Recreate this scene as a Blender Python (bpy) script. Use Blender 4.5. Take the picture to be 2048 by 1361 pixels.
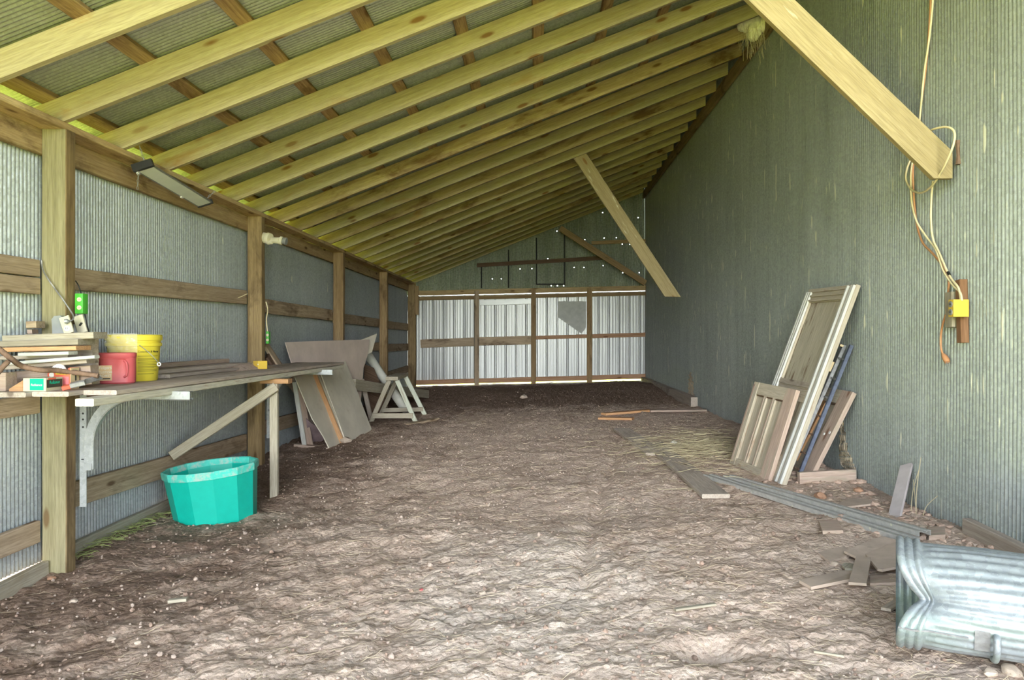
import bpy, bmesh, math, random
from mathutils import Vector, Matrix, noise
random.seed(7)
for _o in list(bpy.data.objects):
    bpy.data.objects.remove(_o)
S = bpy.context.scene
C = S.collection
V = Vector

# ------------------------------------------------------------------ camera, sky, sun, exposure
H = 1.33                      # camera height over the low left part of the dirt floor
F, CX, CY = 1494.0, 1075.0, 678.0
cam_d = bpy.data.cameras.new('camera')
cam_d.sensor_width = 36.0
cam_d.lens = F / 2048 * 36
cam_d.shift_x = -(CX - 1024) / 2048
cam_d.shift_y = (CY - 680.5) / 2048
cam_d.clip_start = 0.05
cam_d.clip_end = 400
cam = bpy.data.objects.new('camera', cam_d)
C.objects.link(cam)
cam.location = (0, 0, H)
cam.rotation_euler = (math.pi / 2, 0, 0)
S.camera = cam

W = bpy.data.worlds.new('sky')
S.world = W
W.use_nodes = True
_nt = W.node_tree
_nt.nodes.clear()
_out = _nt.nodes.new('ShaderNodeOutputWorld')
_bg = _nt.nodes.new('ShaderNodeBackground')
_tc = _nt.nodes.new('ShaderNodeTexCoord')
_sp = _nt.nodes.new('ShaderNodeSeparateXYZ')
_rp = _nt.nodes.new('ShaderNodeValToRGB')
_nt.links.new(_tc.outputs['Generated'], _sp.inputs[0])
_nt.links.new(_sp.outputs['Z'], _rp.inputs[0])
_nt.links.new(_rp.outputs[0], _bg.inputs['Color'])
_nt.links.new(_bg.outputs[0], _out.inputs['Surface'])
_e = _rp.color_ramp.elements
_e[0].position = 0.0
_e[0].color = (1.75, 1.85, 1.9, 1)
_e[1].position = 0.55
_e[1].color = (0.62, 0.78, 1.0, 1)
_bg.inputs['Strength'].default_value = 4.3


def lamp(name, energy, color, angle, to_sun):
    d = bpy.data.lights.new(name, 'SUN')
    d.energy = energy
    d.color = color
    d.angle = math.radians(angle)
    o = bpy.data.objects.new(name, d)
    C.objects.link(o)
    o.rotation_euler = V(to_sun).to_track_quat('Z', 'Y').to_euler()
    o.location = V(to_sun) * 30
    return o


lamp('sun', 44.0, (1.0, 0.95, 0.86), 1.0, (-0.62, -0.10, 0.80))          # high sun on the grass around the shed
lamp('front_fill', 4.6, (0.95, 0.97, 0.97), 34.0, (0.0, -1.0, 0.14))     # added low soft fill through the open front, evens out the deep end
S.view_settings.view_transform = 'Standard'
S.view_settings.look = 'None'
S.view_settings.gamma = 1.0
S.view_settings.use_curve_mapping = False
S.view_settings.exposure = 0.22
S.cycles.max_bounces = 10
S.cycles.diffuse_bounces = 7
S.cycles.glossy_bounces = 4
S.cycles.transparent_max_bounces = 8
S.cycles.caustics_reflective = False
S.cycles.caustics_refractive = False
S.cycles.sample_clamp_indirect = 8.0


# ------------------------------------------------------------------ points
def pd(x, y, d):
    """world point seen at picture position x, y, d metres deep"""
    return V(((x - CX) * d / F, d, H - (y - CY) * d / F))


def pX(x, y, X):
    return pd(x, y, X * F / (x - CX))


def lerp(a, b, t):
    return a + (b - a) * t


def interp(t, ks):
    if t <= ks[0][0]:
        return ks[0][1]
    for (a, va), (b, vb) in zip(ks, ks[1:]):
        if t <= b:
            return lerp(va, vb, (t - a) / (b - a))
    return ks[-1][1]


def sstep(a, b, t):
    t = max(0.0, min(1.0, (t - a) / (b - a)))
    return t * t * (3 - 2 * t)


def fbase(x, y):
    lf = interp(y, [(3, -0.02), (4.3, 0.0), (6, 0.02), (7.3, 0.10), (10, 0.19), (16.6, 0.29)])
    rt = interp(y, [(2.4, 0.20), (4.4, 0.27), (7.0, 0.31), (12, 0.33), (16.6, 0.37)])
    h = lerp(lf, rt, sstep(-2.9, 2.4, x))
    # heap of dark dirt in front of the far wall, by the tall wall
    h += 0.13 * math.exp(-(((x - 1.75) / 0.8) ** 2 + ((y - 14.6) / 1.3) ** 2))
    h += 0.05 * math.exp(-(((x + 0.5) / 1.8) ** 2 + ((y - 14.2) / 0.9) ** 2))
    return h


RUT = [(0.86, 8.2), (0.78, 7.2), (0.55, 6.0), (0.40, 5.0), (0.27, 4.2), (0.22, 3.6)]


def seg_d(x, y, pts):
    best = 9
    for (ax, ay), (bx, by) in zip(pts, pts[1:]):
        dx, dy = bx - ax, by - ay
        t = max(0, min(1, ((x - ax) * dx + (y - ay) * dy) / (dx * dx + dy * dy)))
        best = min(best, math.hypot(x - ax - dx * t, y - ay - dy * t))
    return best


def fh(x, y):
    h = fbase(x, y)
    p = V((x, y, 0))
    h += 0.026 * noise.noise(p * 1.3) + 0.014 * noise.noise(p * 3.1 + V((5, 3, 1)))
    rough = 0.55 + 0.45 * sstep(0.4, -1.2, x) + 0.3 * sstep(8, 11, y)
    h += rough * (0.020 * noise.turbulence(p * 5.5, 3, False) - 0.012)
    r = seg_d(x, y, RUT)
    if r < 0.25:
        h -= 0.028 * math.exp(-(r / 0.055) ** 2)
    # the burrow near the front
    q = ((x - 0.66) / 0.16) ** 2 + ((y - 2.82) / 0.10) ** 2
    if q < 12:
        h -= 0.075 * math.exp(-q * 1.6)
    return h


def gp(x, y, up=0.0):
    """where the sight line through picture position x, y meets the dirt floor"""
    lo, hi = 1.5, 17.0
    for _ in range(40):
        m = (lo + hi) / 2
        p = pd(x, y, m)
        if p.z > fh(p.x, p.y) + up:
            lo = m
        else:
            hi = m
    p = pd(x, y, lo)
    return p


# ------------------------------------------------------------------ mesh helpers
MWD = {}


class MB:
    def __init__(s):
        s.v = []
        s.f = []

    def add(s, vs, fs):
        n = len(s.v)
        s.v += [V(p) for p in vs]
        s.f += [[i + n for i in f] for f in fs]
        return s

    def hexa(s, p):   # 4 bottom, 4 top
        return s.add(p, [(3, 2, 1, 0), (4, 5, 6, 7), (0, 1, 5, 4), (1, 2, 6, 5), (2, 3, 7, 6), (3, 0, 4, 7)])

    def box(s, c, size, M=None, ch=0.0):
        x, y, z = size[0] / 2, size[1] / 2, size[2] / 2
        if ch <= 0:
            ps = [V(q) for q in ((-x, -y, -z), (x, -y, -z), (x, y, -z), (-x, y, -z), (-x, -y, z), (x, -y, z), (x, y, z), (-x, y, z))]
            if M:
                ps = [M @ q for q in ps]
            return s.hexa([V(c) + q for q in ps])
        bm = bmesh.new()
        bmesh.ops.create_cube(bm, size=1.0)
        for v in bm.verts:
            v.co = V((v.co.x * 2 * x, v.co.y * 2 * y, v.co.z * 2 * z))
        bmesh.ops.bevel(bm, geom=list(bm.edges), offset=ch, segments=2, affect='EDGES', profile=0.6)
        bm.verts.ensure_lookup_table()
        ps = [(V(c) + (M @ v.co if M else v.co)) for v in bm.verts]
        fs = [[v.index for v in f.verts] for f in bm.faces]
        bm.free()
        return s.add(ps, fs)

    def tube(s, pts, r, n=8, cap=True, rr=None):
        pts = [V(p) for p in pts]
        rings = []
        up = None
        for i, p in enumerate(pts):
            t = (pts[min(i + 1, len(pts) - 1)] - pts[max(i - 1, 0)])
            if t.length < 1e-9:
                t = V((0, 0, 1))
            t.normalize()
            if up is None:
                up = t.orthogonal().normalized()
            up = (up - t * up.dot(t))
            if up.length < 1e-6:
                up = t.orthogonal()
            up.normalize()
            b = t.cross(up)
            rad = rr[i] if rr else r
            rings.append([p + (up * math.cos(2 * math.pi * k / n) + b * math.sin(2 * math.pi * k / n)) * rad for k in range(n)])
        vs = [q for ring in rings for q in ring]
        fs = []
        for i in range(len(rings) - 1):
            for k in range(n):
                a, b2 = i * n + k, i * n + (k + 1) % n
                fs.append((a, b2, b2 + n, a + n))
        if cap:
            fs.append(tuple(reversed(range(n))))
            fs.append(tuple(range((len(rings) - 1) * n, len(rings) * n)))
        return s.add(vs, fs)

    def lathe(s, prof, n=32, M=None, capb=True, capt=False):
        vs = []
        for r, z in prof:
            for k in range(n):
                a = 2 * math.pi * k / n
                q = V((r * math.cos(a), r * math.sin(a), z))
                vs.append(M @ q if M else q)
        fs = []
        for i in range(len(prof) - 1):
            for k in range(n):
                a, b = i * n + k, i * n + (k + 1) % n
                fs.append((a, b, b + n, a + n))
        if capb:
            fs.append(tuple(reversed(range(n))))
        if capt:
            fs.append(tuple(range((len(prof) - 1) * n, len(prof) * n)))
        return s.add(vs, fs)

    def prism(s, poly, ext):
        n = len(poly)
        ext = V(ext)
        vs = [V(p) for p in poly] + [V(p) + ext for p in poly]
        fs = [tuple(range(n)), tuple(reversed(range(n, 2 * n)))]
        for k in range(n):
            fs.append((k, k + n, (k + 1) % n + n, (k + 1) % n))
        return s.add(vs, fs)

    def build(s, name, mat, parent=None, M=None, smooth=None, local=False):
        """one mesh object; M is its own frame; vertices are world points unless local"""
        if M is None:
            c = sum(s.v, V()) / max(1, len(s.v))
            M = Matrix.Translation(c)
            if local:
                M = Matrix.Identity(4)
        vs = s.v if local else [M.inverted() @ p for p in s.v]
        me = bpy.data.meshes.new(name)
        me.from_pydata([tuple(p) for p in vs], [], s.f)
        me.validate()
        bm = bmesh.new()
        bm.from_mesh(me)
        bmesh.ops.recalc_face_normals(bm, faces=bm.faces)
        bm.to_mesh(me)
        bm.free()
        if smooth is not None:
            me.polygons.foreach_set('use_smooth', [True] * len(me.polygons))
            me.set_sharp_from_angle(angle=math.radians(smooth))
        me.materials.append(mat)
        o = bpy.data.objects.new(name, me)
        C.objects.link(o)
        place(o, M, parent)
        return o


def place(o, M, parent=None):
    MWD[o.name] = M.copy()
    if parent is not None:
        o.parent = parent
        o.matrix_basis = MWD[parent.name].inverted() @ M
    else:
        o.matrix_basis = M


def tag(o, label, cat, group=None, kind=None):
    o['label'] = label
    o['category'] = cat
    if group:
        o['group'] = group
    o['kind'] = kind or 'thing'
    return o


def struct(o):
    o['kind'] = 'structure'
    return o


def thing(name, loc, label, cat, group=None):
    o = bpy.data.objects.new(name, None)
    o.empty_display_size = 0.1
    C.objects.link(o)
    place(o, Matrix.Translation(V(loc)))
    return tag(o, label, cat, group)


def frame(x, y, origin):
    x = V(x).normalized()
    y = V(y)
    y = (y - x * y.dot(x)).normalized()
    z = x.cross(y)
    M = Matrix((x, y, z)).transposed().to_4x4()
    M.translation = V(origin)
    return M


def board(name, p0, p1, w, t, wdir, mat, parent=None, warp=0.003, bow=0.0, cut0=0.0, cut1=0.0):
    """sawn board from p0 to p1, w wide along wdir, t thick; grain runs along its length"""
    p0, p1 = V(p0), V(p1)
    L = (p1 - p0).length
    M = frame(p1 - p0, wdir, (p0 + p1) / 2)
    n = max(2, int(L / 0.35) + 1)
    c = min(0.004, t * 0.18)
    sec = [(-w / 2, -t / 2 + c), (-w / 2 + c, -t / 2), (w / 2 - c, -t / 2), (w / 2, -t / 2 + c),
           (w / 2, t / 2 - c), (w / 2 - c, t / 2), (-w / 2 + c, t / 2), (-w / 2, t / 2 - c)]
    sd = random.random() * 100
    mb = MB()
    vs = []
    for i in range(n):
        u = i / (n - 1)
        for a, b in sec:
            x = (u - 0.5) * L
            if i == 0:
                x += cut0 * (a / w)
            if i == n - 1:
                x += cut1 * (a / w)
            dy = warp * noise.noise(V((x * 1.2, sd, 0))) + warp * 0.5 * noise.noise(V((x * 4, sd, a * 9)))
            dz = warp * noise.noise(V((x * 1.2, sd, 7))) + bow * (1 - (2 * u - 1) ** 2)
            vs.append(V((x, a + dy, b + dz)))
    fs = []
    for i in range(n - 1):
        for k in range(8):
            a, b2 = i * 8 + k, i * 8 + (k + 1) % 8
            fs.append((a, b2, b2 + 8, a + 8))
    fs.append(tuple(reversed(range(8))))
    fs.append(tuple(range((n - 1) * 8, n * 8)))
    mb.add(vs, fs)
    return mb.build(name, mat, parent, M, smooth=35, local=True)


def slab(name, pts, t, mat, parent=None, xdir=None, up=None):
    """flat piece: outline pts (its upper face) with thickness t below"""
    pts = [V(p) for p in pts]
    n = V((0, 0, 0))
    for i in range(len(pts)):
        a, b = pts[i], pts[(i + 1) % len(pts)]
        n += a.cross(b)
    n.normalize()
    if up is not None and n.dot(V(up)) < 0:
        n = -n
    M = frame(xdir or (pts[1] - pts[0]), n.cross(V(xdir or (pts[1] - pts[0]))), sum(pts, V()) / len(pts))
    mb = MB().prism(pts, -n * t)
    return mb.build(name, mat, parent, M)


def smooth_path(pts, n=8):
    pts = [V(p) for p in pts]
    out = []
    for i in range(len(pts) - 1):
        p0 = pts[max(i - 1, 0)]
        p1, p2 = pts[i], pts[i + 1]
        p3 = pts[min(i + 2, len(pts) - 1)]
        for k in range(n):
            t = k / n
            out.append(0.5 * ((2 * p1) + (p2 - p0) * t + (2 * p0 - 5 * p1 + 4 * p2 - p3) * t * t + (3 * p1 - p0 - 3 * p2 + p3) * t ** 3))
    out.append(pts[-1])
    return out


def text(name, body, size, mat, parent, M, bend=None, ext=0.0006, sx=1.0):
    cu = bpy.data.curves.new(name, 'FONT')
    cu.body = body
    cu.size = size
    cu.extrude = ext
    cu.align_x = 'CENTER'
    cu.align_y = 'CENTER'
    cu.resolution_u = 3
    o = bpy.data.objects.new(name, cu)
    C.objects.link(o)
    me = bpy.data.meshes.new_from_object(o.evaluated_get(bpy.context.evaluated_depsgraph_get()))
    bpy.data.objects.remove(o)
    me.name = name
    for v in me.vertices:
        v.co.x *= sx
        if bend:
            a = v.co.x / bend
            r = bend + v.co.z
            v.co = V((math.sin(a) * r, v.co.y, math.cos(a) * r - bend))
    me.materials.clear()
    me.materials.append(mat)
    o = bpy.data.objects.new(name, me)
    C.objects.link(o)
    place(o, M, parent)
    return o


ORD = ('first second third fourth fifth sixth seventh eighth ninth tenth eleventh twelfth thirteenth fourteenth fifteenth sixteenth '
       'seventeenth eighteenth nineteenth twentieth twenty-first twenty-second twenty-third twenty-fourth').split()

# ------------------------------------------------------------------ materials
class NT:
    def __init__(s, name):
        s.m = bpy.data.materials.new(name)
        s.m.use_nodes = True
        s.t = s.m.node_tree
        s.t.nodes.clear()
        s.out = s.n('ShaderNodeOutputMaterial')
        s.b = s.n('ShaderNodeBsdfPrincipled')
        s.l(s.b.outputs[0], s.out.inputs['Surface'])

    def n(s, typ, **kw):
        nd = s.t.nodes.new(typ)
        for k, v in kw.items():
            if k in nd.inputs:
                nd.inputs[k].default_value = v
            else:
                setattr(nd, k, v)
        return nd

    def l(s, a, b):
        s.t.links.new(a, b)

    def coord(s, scale=(1, 1, 1), rnd=True, src='Object'):
        tc = s.n('ShaderNodeTexCoord')
        mp = s.n('ShaderNodeMapping')
        mp.inputs['Scale'].default_value = scale
        s.l(tc.outputs[src], mp.inputs[0])
        if rnd:
            oi = s.n('ShaderNodeObjectInfo')
            ml = s.n('ShaderNodeMath', operation='MULTIPLY')
            ml.inputs[1].default_value = 37.0
            s.l(oi.outputs['Random'], ml.inputs[0])
            s.l(ml.outputs[0], mp.inputs['Location'])
        return mp.outputs[0]

    def noise(s, vec, scale=1.0, detail=4.0, rough=0.55, dist=0.0):
        nd = s.n('ShaderNodeTexNoise')
        nd.inputs['Scale'].default_value = scale
        nd.inputs['Detail'].default_value = detail
        nd.inputs['Roughness'].default_value = rough
        nd.inputs['Distortion'].default_value = dist
        s.l(vec, nd.inputs['Vector'])
        return nd.outputs[0]

    def voro(s, vec, scale=1.0, out='Distance'):
        nd = s.n('ShaderNodeTexVoronoi')
        nd.inputs['Scale'].default_value = scale
        s.l(vec, nd.inputs['Vector'])
        return nd.outputs[out]

    def rng(s, v, a, b, c=0.0, d=1.0):
        nd = s.n('ShaderNodeMapRange')
        nd.inputs[1].default_value = a
        nd.inputs[2].default_value = b
        nd.inputs[3].default_value = c
        nd.inputs[4].default_value = d
        s.l(v, nd.inputs[0])
        return nd.outputs[0]

    def math(s, op, a, b=None):
        nd = s.n('ShaderNodeMath', operation=op)
        for i, q in enumerate((a, b)):
            if q is None:
                continue
            if isinstance(q, (int, float)):
                nd.inputs[i].default_value = q
            else:
                s.l(q, nd.inputs[i])
        return nd.outputs[0]

    def mix(s, f, a, b, mode='MIX'):
        nd = s.n('ShaderNodeMix', data_type='RGBA', blend_type=mode)
        for i, q in ((0, f), (6, a), (7, b)):
            if isinstance(q, (int, float)):
                nd.inputs[i].default_value = q
            elif isinstance(q, tuple):
                nd.inputs[i].default_value = (*q, 1) if len(q) == 3 else q
            else:
                s.l(q, nd.inputs[i])
        return nd.outputs[2]

    def bump(s, h, strength=0.3, dist=0.01):
        nd = s.n('ShaderNodeBump')
        nd.inputs['Strength'].default_value = strength
        nd.inputs['Distance'].default_value = dist
        s.l(h, nd.inputs['Height'])
        s.l(nd.outputs[0], s.b.inputs['Normal'])

    def fin(s, col, rough=0.7, metal=0.0, spec=0.3):
        if isinstance(col, tuple):
            s.b.inputs['Base Color'].default_value = (*col, 1)
        else:
            s.l(col, s.b.inputs['Base Color'])
        if isinstance(rough, float):
            s.b.inputs['Roughness'].default_value = rough
        else:
            s.l(rough, s.b.inputs['Roughness'])
        s.b.inputs['Metallic'].default_value = metal
        s.b.inputs['Specular IOR Level'].default_value = spec
        return s.m


def wood(name, light, dark, knot=None, stain=None, stain_amt=0.0, worn=None, worn_amt=0.0, rough=0.8, vary=0.16, bump=0.35):
    t = NT(name)
    g = t.noise(t.coord((1.0, 46, 46)), 1.0, 5, 0.6, 0.8)
    b = t.noise(t.coord((0.9, 6.5, 6.5)), 1.0, 3, 0.5, 1.2)
    fine = t.noise(t.coord((9, 150, 150)), 1.0, 2, 0.6)
    mixf = t.math('ADD', t.math('MULTIPLY', t.rng(g, 0.36, 0.64), 0.68), t.math('MULTIPLY', t.rng(b, 0.36, 0.64), 0.32))
    col = t.mix(mixf, dark, light)
    col = t.mix(t.rng(fine, 0.40, 0.70, 0.0, 0.42), col, tuple(c * 0.50 for c in dark))
    if stain:
        sn = t.noise(t.coord((1.6, 5, 5)), 1.0, 5, 0.65, 0.5)
        lo = 0.62 - 0.25 * stain_amt
        col = t.mix(t.rng(sn, lo, lo + 0.16, 0.0, 0.85), col, stain)
    if worn:
        wn = t.noise(t.coord((2.5, 18, 18)), 1.0, 5, 0.7)
        lo = 0.66 - 0.36 * worn_amt
        col = t.mix(t.rng(wn, lo, lo + 0.1), col, worn)
    if knot:
        kv = t.coord((2.6, 8.5, 8.5))
        kd = t.voro(kv, 1.0)
        kc = t.voro(kv, 1.0, 'Color')
        sp = t.n('ShaderNodeSeparateColor')
        t.l(kc, sp.inputs[0])
        gate = t.rng(sp.outputs[0], 0.42, 0.46)
        kf = t.math('MULTIPLY', t.rng(kd, 0.11, 0.19, 0.85, 0.0), gate)
        ring = t.math('MULTIPLY', t.rng(kd, 0.16, 0.38, 0.5, 0.0), gate)
        col = t.mix(ring, col, dark)
        col = t.mix(kf, col, knot)
    oi = t.n('ShaderNodeObjectInfo')
    hs = t.n('ShaderNodeHueSaturation')
    t.l(t.rng(oi.outputs['Random'], 0, 1, 1 - vary, 1 + vary), hs.inputs['Value'])
    t.l(col, hs.inputs['Color'])
    t.bump(t.math('ADD', g, t.math('MULTIPLY', fine, 0.4)), bump, 0.004)
    return t.fin(hs.outputs[0], rough, 0.0, 0.2)


def galv(name, base, dark, metal=0.5, rough=0.42, streak=0.5, drops=0.0, rust=0.0, spang=0.25, green=0.0):
    t = NT(name)
    c1 = t.coord((1, 1, 1), False)
    sp = t.voro(c1, 55.0, 'Color')
    s1 = t.n('ShaderNodeSeparateColor')
    t.l(sp, s1.inputs[0])
    st = t.noise(t.coord((5, 5, 0.5), False), 1.0, 5, 0.65)
    bl = t.noise(t.coord((0.9, 0.9, 0.9), False), 1.0, 4, 0.6)
    speck = t.noise(c1, 120.0, 2, 0.7)
    f = t.math('ADD', t.math('MULTIPLY', t.rng(st, 0.3, 0.7), streak), t.math('MULTIPLY', t.rng(bl, 0.3, 0.7), 1 - streak))
    col = t.mix(f, dark, base)
    col = t.mix(spang, col, t.mix(s1.outputs[0], tuple(c * 0.55 for c in base), tuple(min(1, c * 1.4) for c in base)))
    col = t.mix(t.rng(speck, 0.6, 0.75, 0, 0.55), col, tuple(min(1, c * 1.5) for c in base))
    if drops > 0:
        dn = t.noise(t.coord((26, 26, 3.2), False), 1.0, 2, 0.5)
        dm = t.noise(t.coord((1.2, 1.2, 0.7), False), 1.0, 2, 0.5)
        lo = 0.72 - 0.07 * drops
        k = t.math('MULTIPLY', t.rng(dn, lo, lo + 0.04), t.rng(dm, 0.36, 0.5))
        col = t.mix(k, col, (0.62, 0.62, 0.50))
    if rust > 0:
        rn = t.noise(t.coord((3, 3, 2), False), 1.0, 6, 0.7)
        col = t.mix(t.rng(rn, 0.68, 0.76, 0, rust), col, (0.23, 0.12, 0.06))
    if green > 0:
        gn = t.noise(t.coord((0.8, 0.8, 7.0), False), 1.0, 3, 0.6)
        col = t.mix(t.rng(gn, 0.5, 0.68, 0, green), col, (0.27, 0.40, 0.28))
    r = t.rng(s1.outputs[1], 0, 1, rough - 0.06, rough + 0.1)
    t.bump(t.math('ADD', speck, bl), 0.12, 0.003)
    return t.fin(col, r, metal, 0.4)


def plain(name, col, rough=0.5, metal=0.0, spec=0.4, var=0.12, scale=9.0, dirt=None, dirt_amt=0.3, bump=0.0):
    t = NT(name)
    nz = t.noise(t.coord((1, 1, 1)), scale, 4, 0.6)
    c = t.mix(t.rng(nz, 0.3, 0.7), tuple(q * (1 - var) for q in col), tuple(min(1, q * (1 + var)) for q in col))
    if dirt:
        dn = t.noise(t.coord((1, 1, 1)), scale * 1.7, 6, 0.7)
        lo = 0.70 - 0.3 * dirt_amt
        c = t.mix(t.rng(dn, lo, lo + 0.18, 0, 0.75), c, dirt)
    if bump:
        t.bump(nz, bump, 0.01)
    return t.fin(c, rough, metal, spec)


M_RAFTER = wood('rafter_pine', (0.45, 0.395, 0.26), (0.335, 0.275, 0.165), (0.16, 0.07, 0.02), stain=(0.30, 0.17, 0.06), stain_amt=0.15)
M_RAFTER_OLD = wood('rafter_stained', (0.46, 0.375, 0.225), (0.30, 0.215, 0.115), (0.10, 0.045, 0.015), stain=(0.12, 0.06, 0.025), stain_amt=0.5)
M_PURLIN = wood('purlin_wood', (0.44, 0.31, 0.155), (0.25, 0.155, 0.075), (0.1, 0.05, 0.02), stain=(0.08, 0.04, 0.02), stain_amt=0.5)
M_BEAM = wood('beam_wood', (0.60, 0.46, 0.25), (0.40, 0.27, 0.135), (0.10, 0.05, 0.02), stain=(0.12, 0.07, 0.03), stain_amt=0.3)
M_GIRT = wood('girt_wood', (0.57, 0.45, 0.32), (0.37, 0.275, 0.18), (0.11, 0.06, 0.03), stain=(0.12, 0.08, 0.05), stain_amt=0.35)
M_POST = wood('post_green', (0.37, 0.335, 0.20), (0.245, 0.22, 0.12), (0.15, 0.09, 0.04), stain=(0.17, 0.15, 0.09), stain_amt=0.25, vary=0.05)
M_POST2 = wood('post_brown', (0.37, 0.27, 0.14), (0.20, 0.135, 0.065), (0.09, 0.05, 0.02), stain=(0.10, 0.065, 0.035), stain_amt=0.45)
M_STUD = wood('stud_brown', (0.42, 0.30, 0.16), (0.25, 0.16, 0.08), (0.1, 0.05, 0.02), stain=(0.13, 0.08, 0.04), stain_amt=0.3)
M_RED = wood('stud_reddish', (0.48, 0.30, 0.19), (0.33, 0.18, 0.10), (0.14, 0.06, 0.03))
M_BRACE = wood('brace_pine', (0.42, 0.34, 0.19), (0.32, 0.25, 0.125), (0.22, 0.11, 0.04), worn=(0.66, 0.62, 0.46), worn_amt=0.10)
M_GREY = wood('grey_board', (0.60, 0.52, 0.44), (0.41, 0.345, 0.285), (0.17, 0.13, 0.10), stain=(0.22, 0.17, 0.13), stain_amt=0.25)
M_GREYL = wood('pale_board', (0.47, 0.425, 0.335), (0.33, 0.29, 0.215), (0.24, 0.18, 0.11), stain=(0.30, 0.25, 0.17), stain_amt=0.2)
M_PINK = wood('pink_board', (0.56, 0.44, 0.36), (0.43, 0.315, 0.25), (0.2, 0.1, 0.06), worn=(0.40, 0.34, 0.26), worn_amt=0.35)
M_ORANGE = wood('orange_board', (0.60, 0.36, 0.19), (0.46, 0.25, 0.12), (0.2, 0.1, 0.04))
M_WHITEW = wood('white_painted_wood', (0.66, 0.66, 0.62), (0.56, 0.56, 0.52), None, worn=(0.42, 0.38, 0.31), worn_amt=0.22, vary=0.05)
M_MINT = wood('mint_painted_wood', (0.62, 0.64, 0.53), (0.50, 0.52, 0.42), None, worn=(0.34, 0.28, 0.21), worn_amt=0.25, vary=0.05)
M_RAIL = wood('cream_painted_wood', (0.70, 0.68, 0.56), (0.58, 0.55, 0.44), None, worn=(0.42, 0.34, 0.25), worn_amt=0.18, vary=0.03)
M_TAUPE = wood('taupe_painted_wood', (0.55, 0.49, 0.385), (0.44, 0.38, 0.29), None, worn=(0.30, 0.19, 0.12), worn_amt=0.2, vary=0.04, bump=0.15)
M_DARKW = wood('dark_wood', (0.17, 0.11, 0.075), (0.085, 0.05, 0.03), None)
M_PANEL = plain('pinkish_fibreboard', (0.64, 0.53, 0.46), 0.75, var=0.14, scale=2.5, dirt=(0.50, 0.41, 0.33), dirt_amt=0.35)
M_PANELG = plain('greenish_fibreboard', (0.64, 0.59, 0.48), 0.75, var=0.14, scale=2.5, dirt=(0.46, 0.38, 0.28), dirt_amt=0.35)
M_TILE = plain('dusty_tile', (0.48, 0.38, 0.305), 0.85, var=0.18, scale=6, dirt=(0.30, 0.24, 0.19), dirt_amt=0.35)
M_WALL = galv('galvanised_wall', (0.40, 0.43, 0.435), (0.26, 0.285, 0.285), 0.4, 0.42, 0.5, drops=0.25)
M_WALLR = galv('galvanised_tall_wall', (0.38, 0.41, 0.39), (0.225, 0.25, 0.23), 0.4, 0.44, 0.65, drops=0.9, rust=0.12)
M_ROOF = galv('galvanised_roof', (0.32, 0.34, 0.30), (0.20, 0.215, 0.185), 0.35, 0.45, 0.4)
M_GALVL = galv('bright_galvanised', (0.46, 0.48, 0.48), (0.34, 0.365, 0.365), 0.4, 0.4, 0.4)
M_CAN = galv('can_galvanised', (0.34, 0.37, 0.39), (0.23, 0.26, 0.28), 0.3, 0.45, 0.4, drops=0.0, green=0.4, spang=0.35)
M_TEAL = plain('teal_plastic', (0.004, 0.385, 0.295), 0.42, var=0.06, scale=14)
M_TEALD = plain('dusty_teal_rim', (0.06, 0.52, 0.42), 0.6, var=0.1, scale=14, dirt=(0.45, 0.43, 0.38), dirt_amt=0.75)
M_YELLOW = plain('yellow_plastic', (0.70, 0.58, 0.055), 0.4, var=0.05)
M_YELLOWB = plain('yellow_paint', (0.70, 0.48, 0.07), 0.5, var=0.06)
M_REDP = plain('red_plastic', (0.60, 0.115, 0.125), 0.45, var=0.1)
M_GREENP = plain('green_plastic', (0.08, 0.42, 0.05), 0.4, var=0.05)
M_IVORY = plain('ivory_plastic', (0.66, 0.62, 0.46), 0.45, var=0.06)
M_WHITE = plain('white_plastic', (0.80, 0.79, 0.74), 0.4, var=0.05)
M_BLACK = plain('black_rubber', (0.018, 0.018, 0.018), 0.5)
M_INK = plain('black_ink', (0.03, 0.03, 0.025), 0.7, var=0.0)
M_INKG = plain('faded_ink', (0.36, 0.31, 0.04), 0.7, var=0.0)
M_GREYM = plain('grey_metal', (0.40, 0.42, 0.42), 0.45, 0.5)
M_STEEL = plain('blued_steel', (0.12, 0.14, 0.20), 0.5, 0.4, var=0.25, scale=30)
M_STEELG = plain('worn_steel', (0.30, 0.30, 0.30), 0.5, 0.4, var=0.3, scale=30, dirt=(0.22, 0.17, 0.13), dirt_amt=0.4)
M_RUST = plain('rusty_steel', (0.20, 0.125, 0.085), 0.8, 0.1, var=0.3, scale=40)
M_CREAM = plain('cream_cable', (0.74, 0.64, 0.40), 0.5)
M_ORCORD = plain('orange_cable', (0.55, 0.27, 0.13), 0.5)
M_TAN = plain('tan_card', (0.62, 0.50, 0.30), 0.8, var=0.12)
M_CARDW = plain('pale_card', (0.58, 0.52, 0.37), 0.8, var=0.1)
M_CARDG = plain('green_card', (0.0, 0.40, 0.25), 0.7, var=0.06)
M_CARDD = plain('dark_card', (0.05, 0.05, 0.035), 0.7, var=0.2)
M_CARDR = plain('red_card', (0.66, 0.13, 0.07), 0.7, var=0.1)
M_PINKR = plain('pink_card', (0.62, 0.16, 0.18), 0.7, var=0.1)
M_LABEL = plain('coffee_label', (0.70, 0.50, 0.28), 0.6, var=0.12)
M_PVC = plain('grey_white_pipe', (0.62, 0.61, 0.53), 0.5, var=0.1, dirt=(0.45, 0.40, 0.30), dirt_amt=0.25)
M_LENS = plain('grey_diffuser', (0.78, 0.82, 0.80), 0.4, var=0.05)
M_CONC = plain('dried_mud', (0.52, 0.43, 0.31), 0.9, var=0.25, scale=8, dirt=(0.30, 0.24, 0.17), dirt_amt=0.5, bump=0.4)
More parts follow.
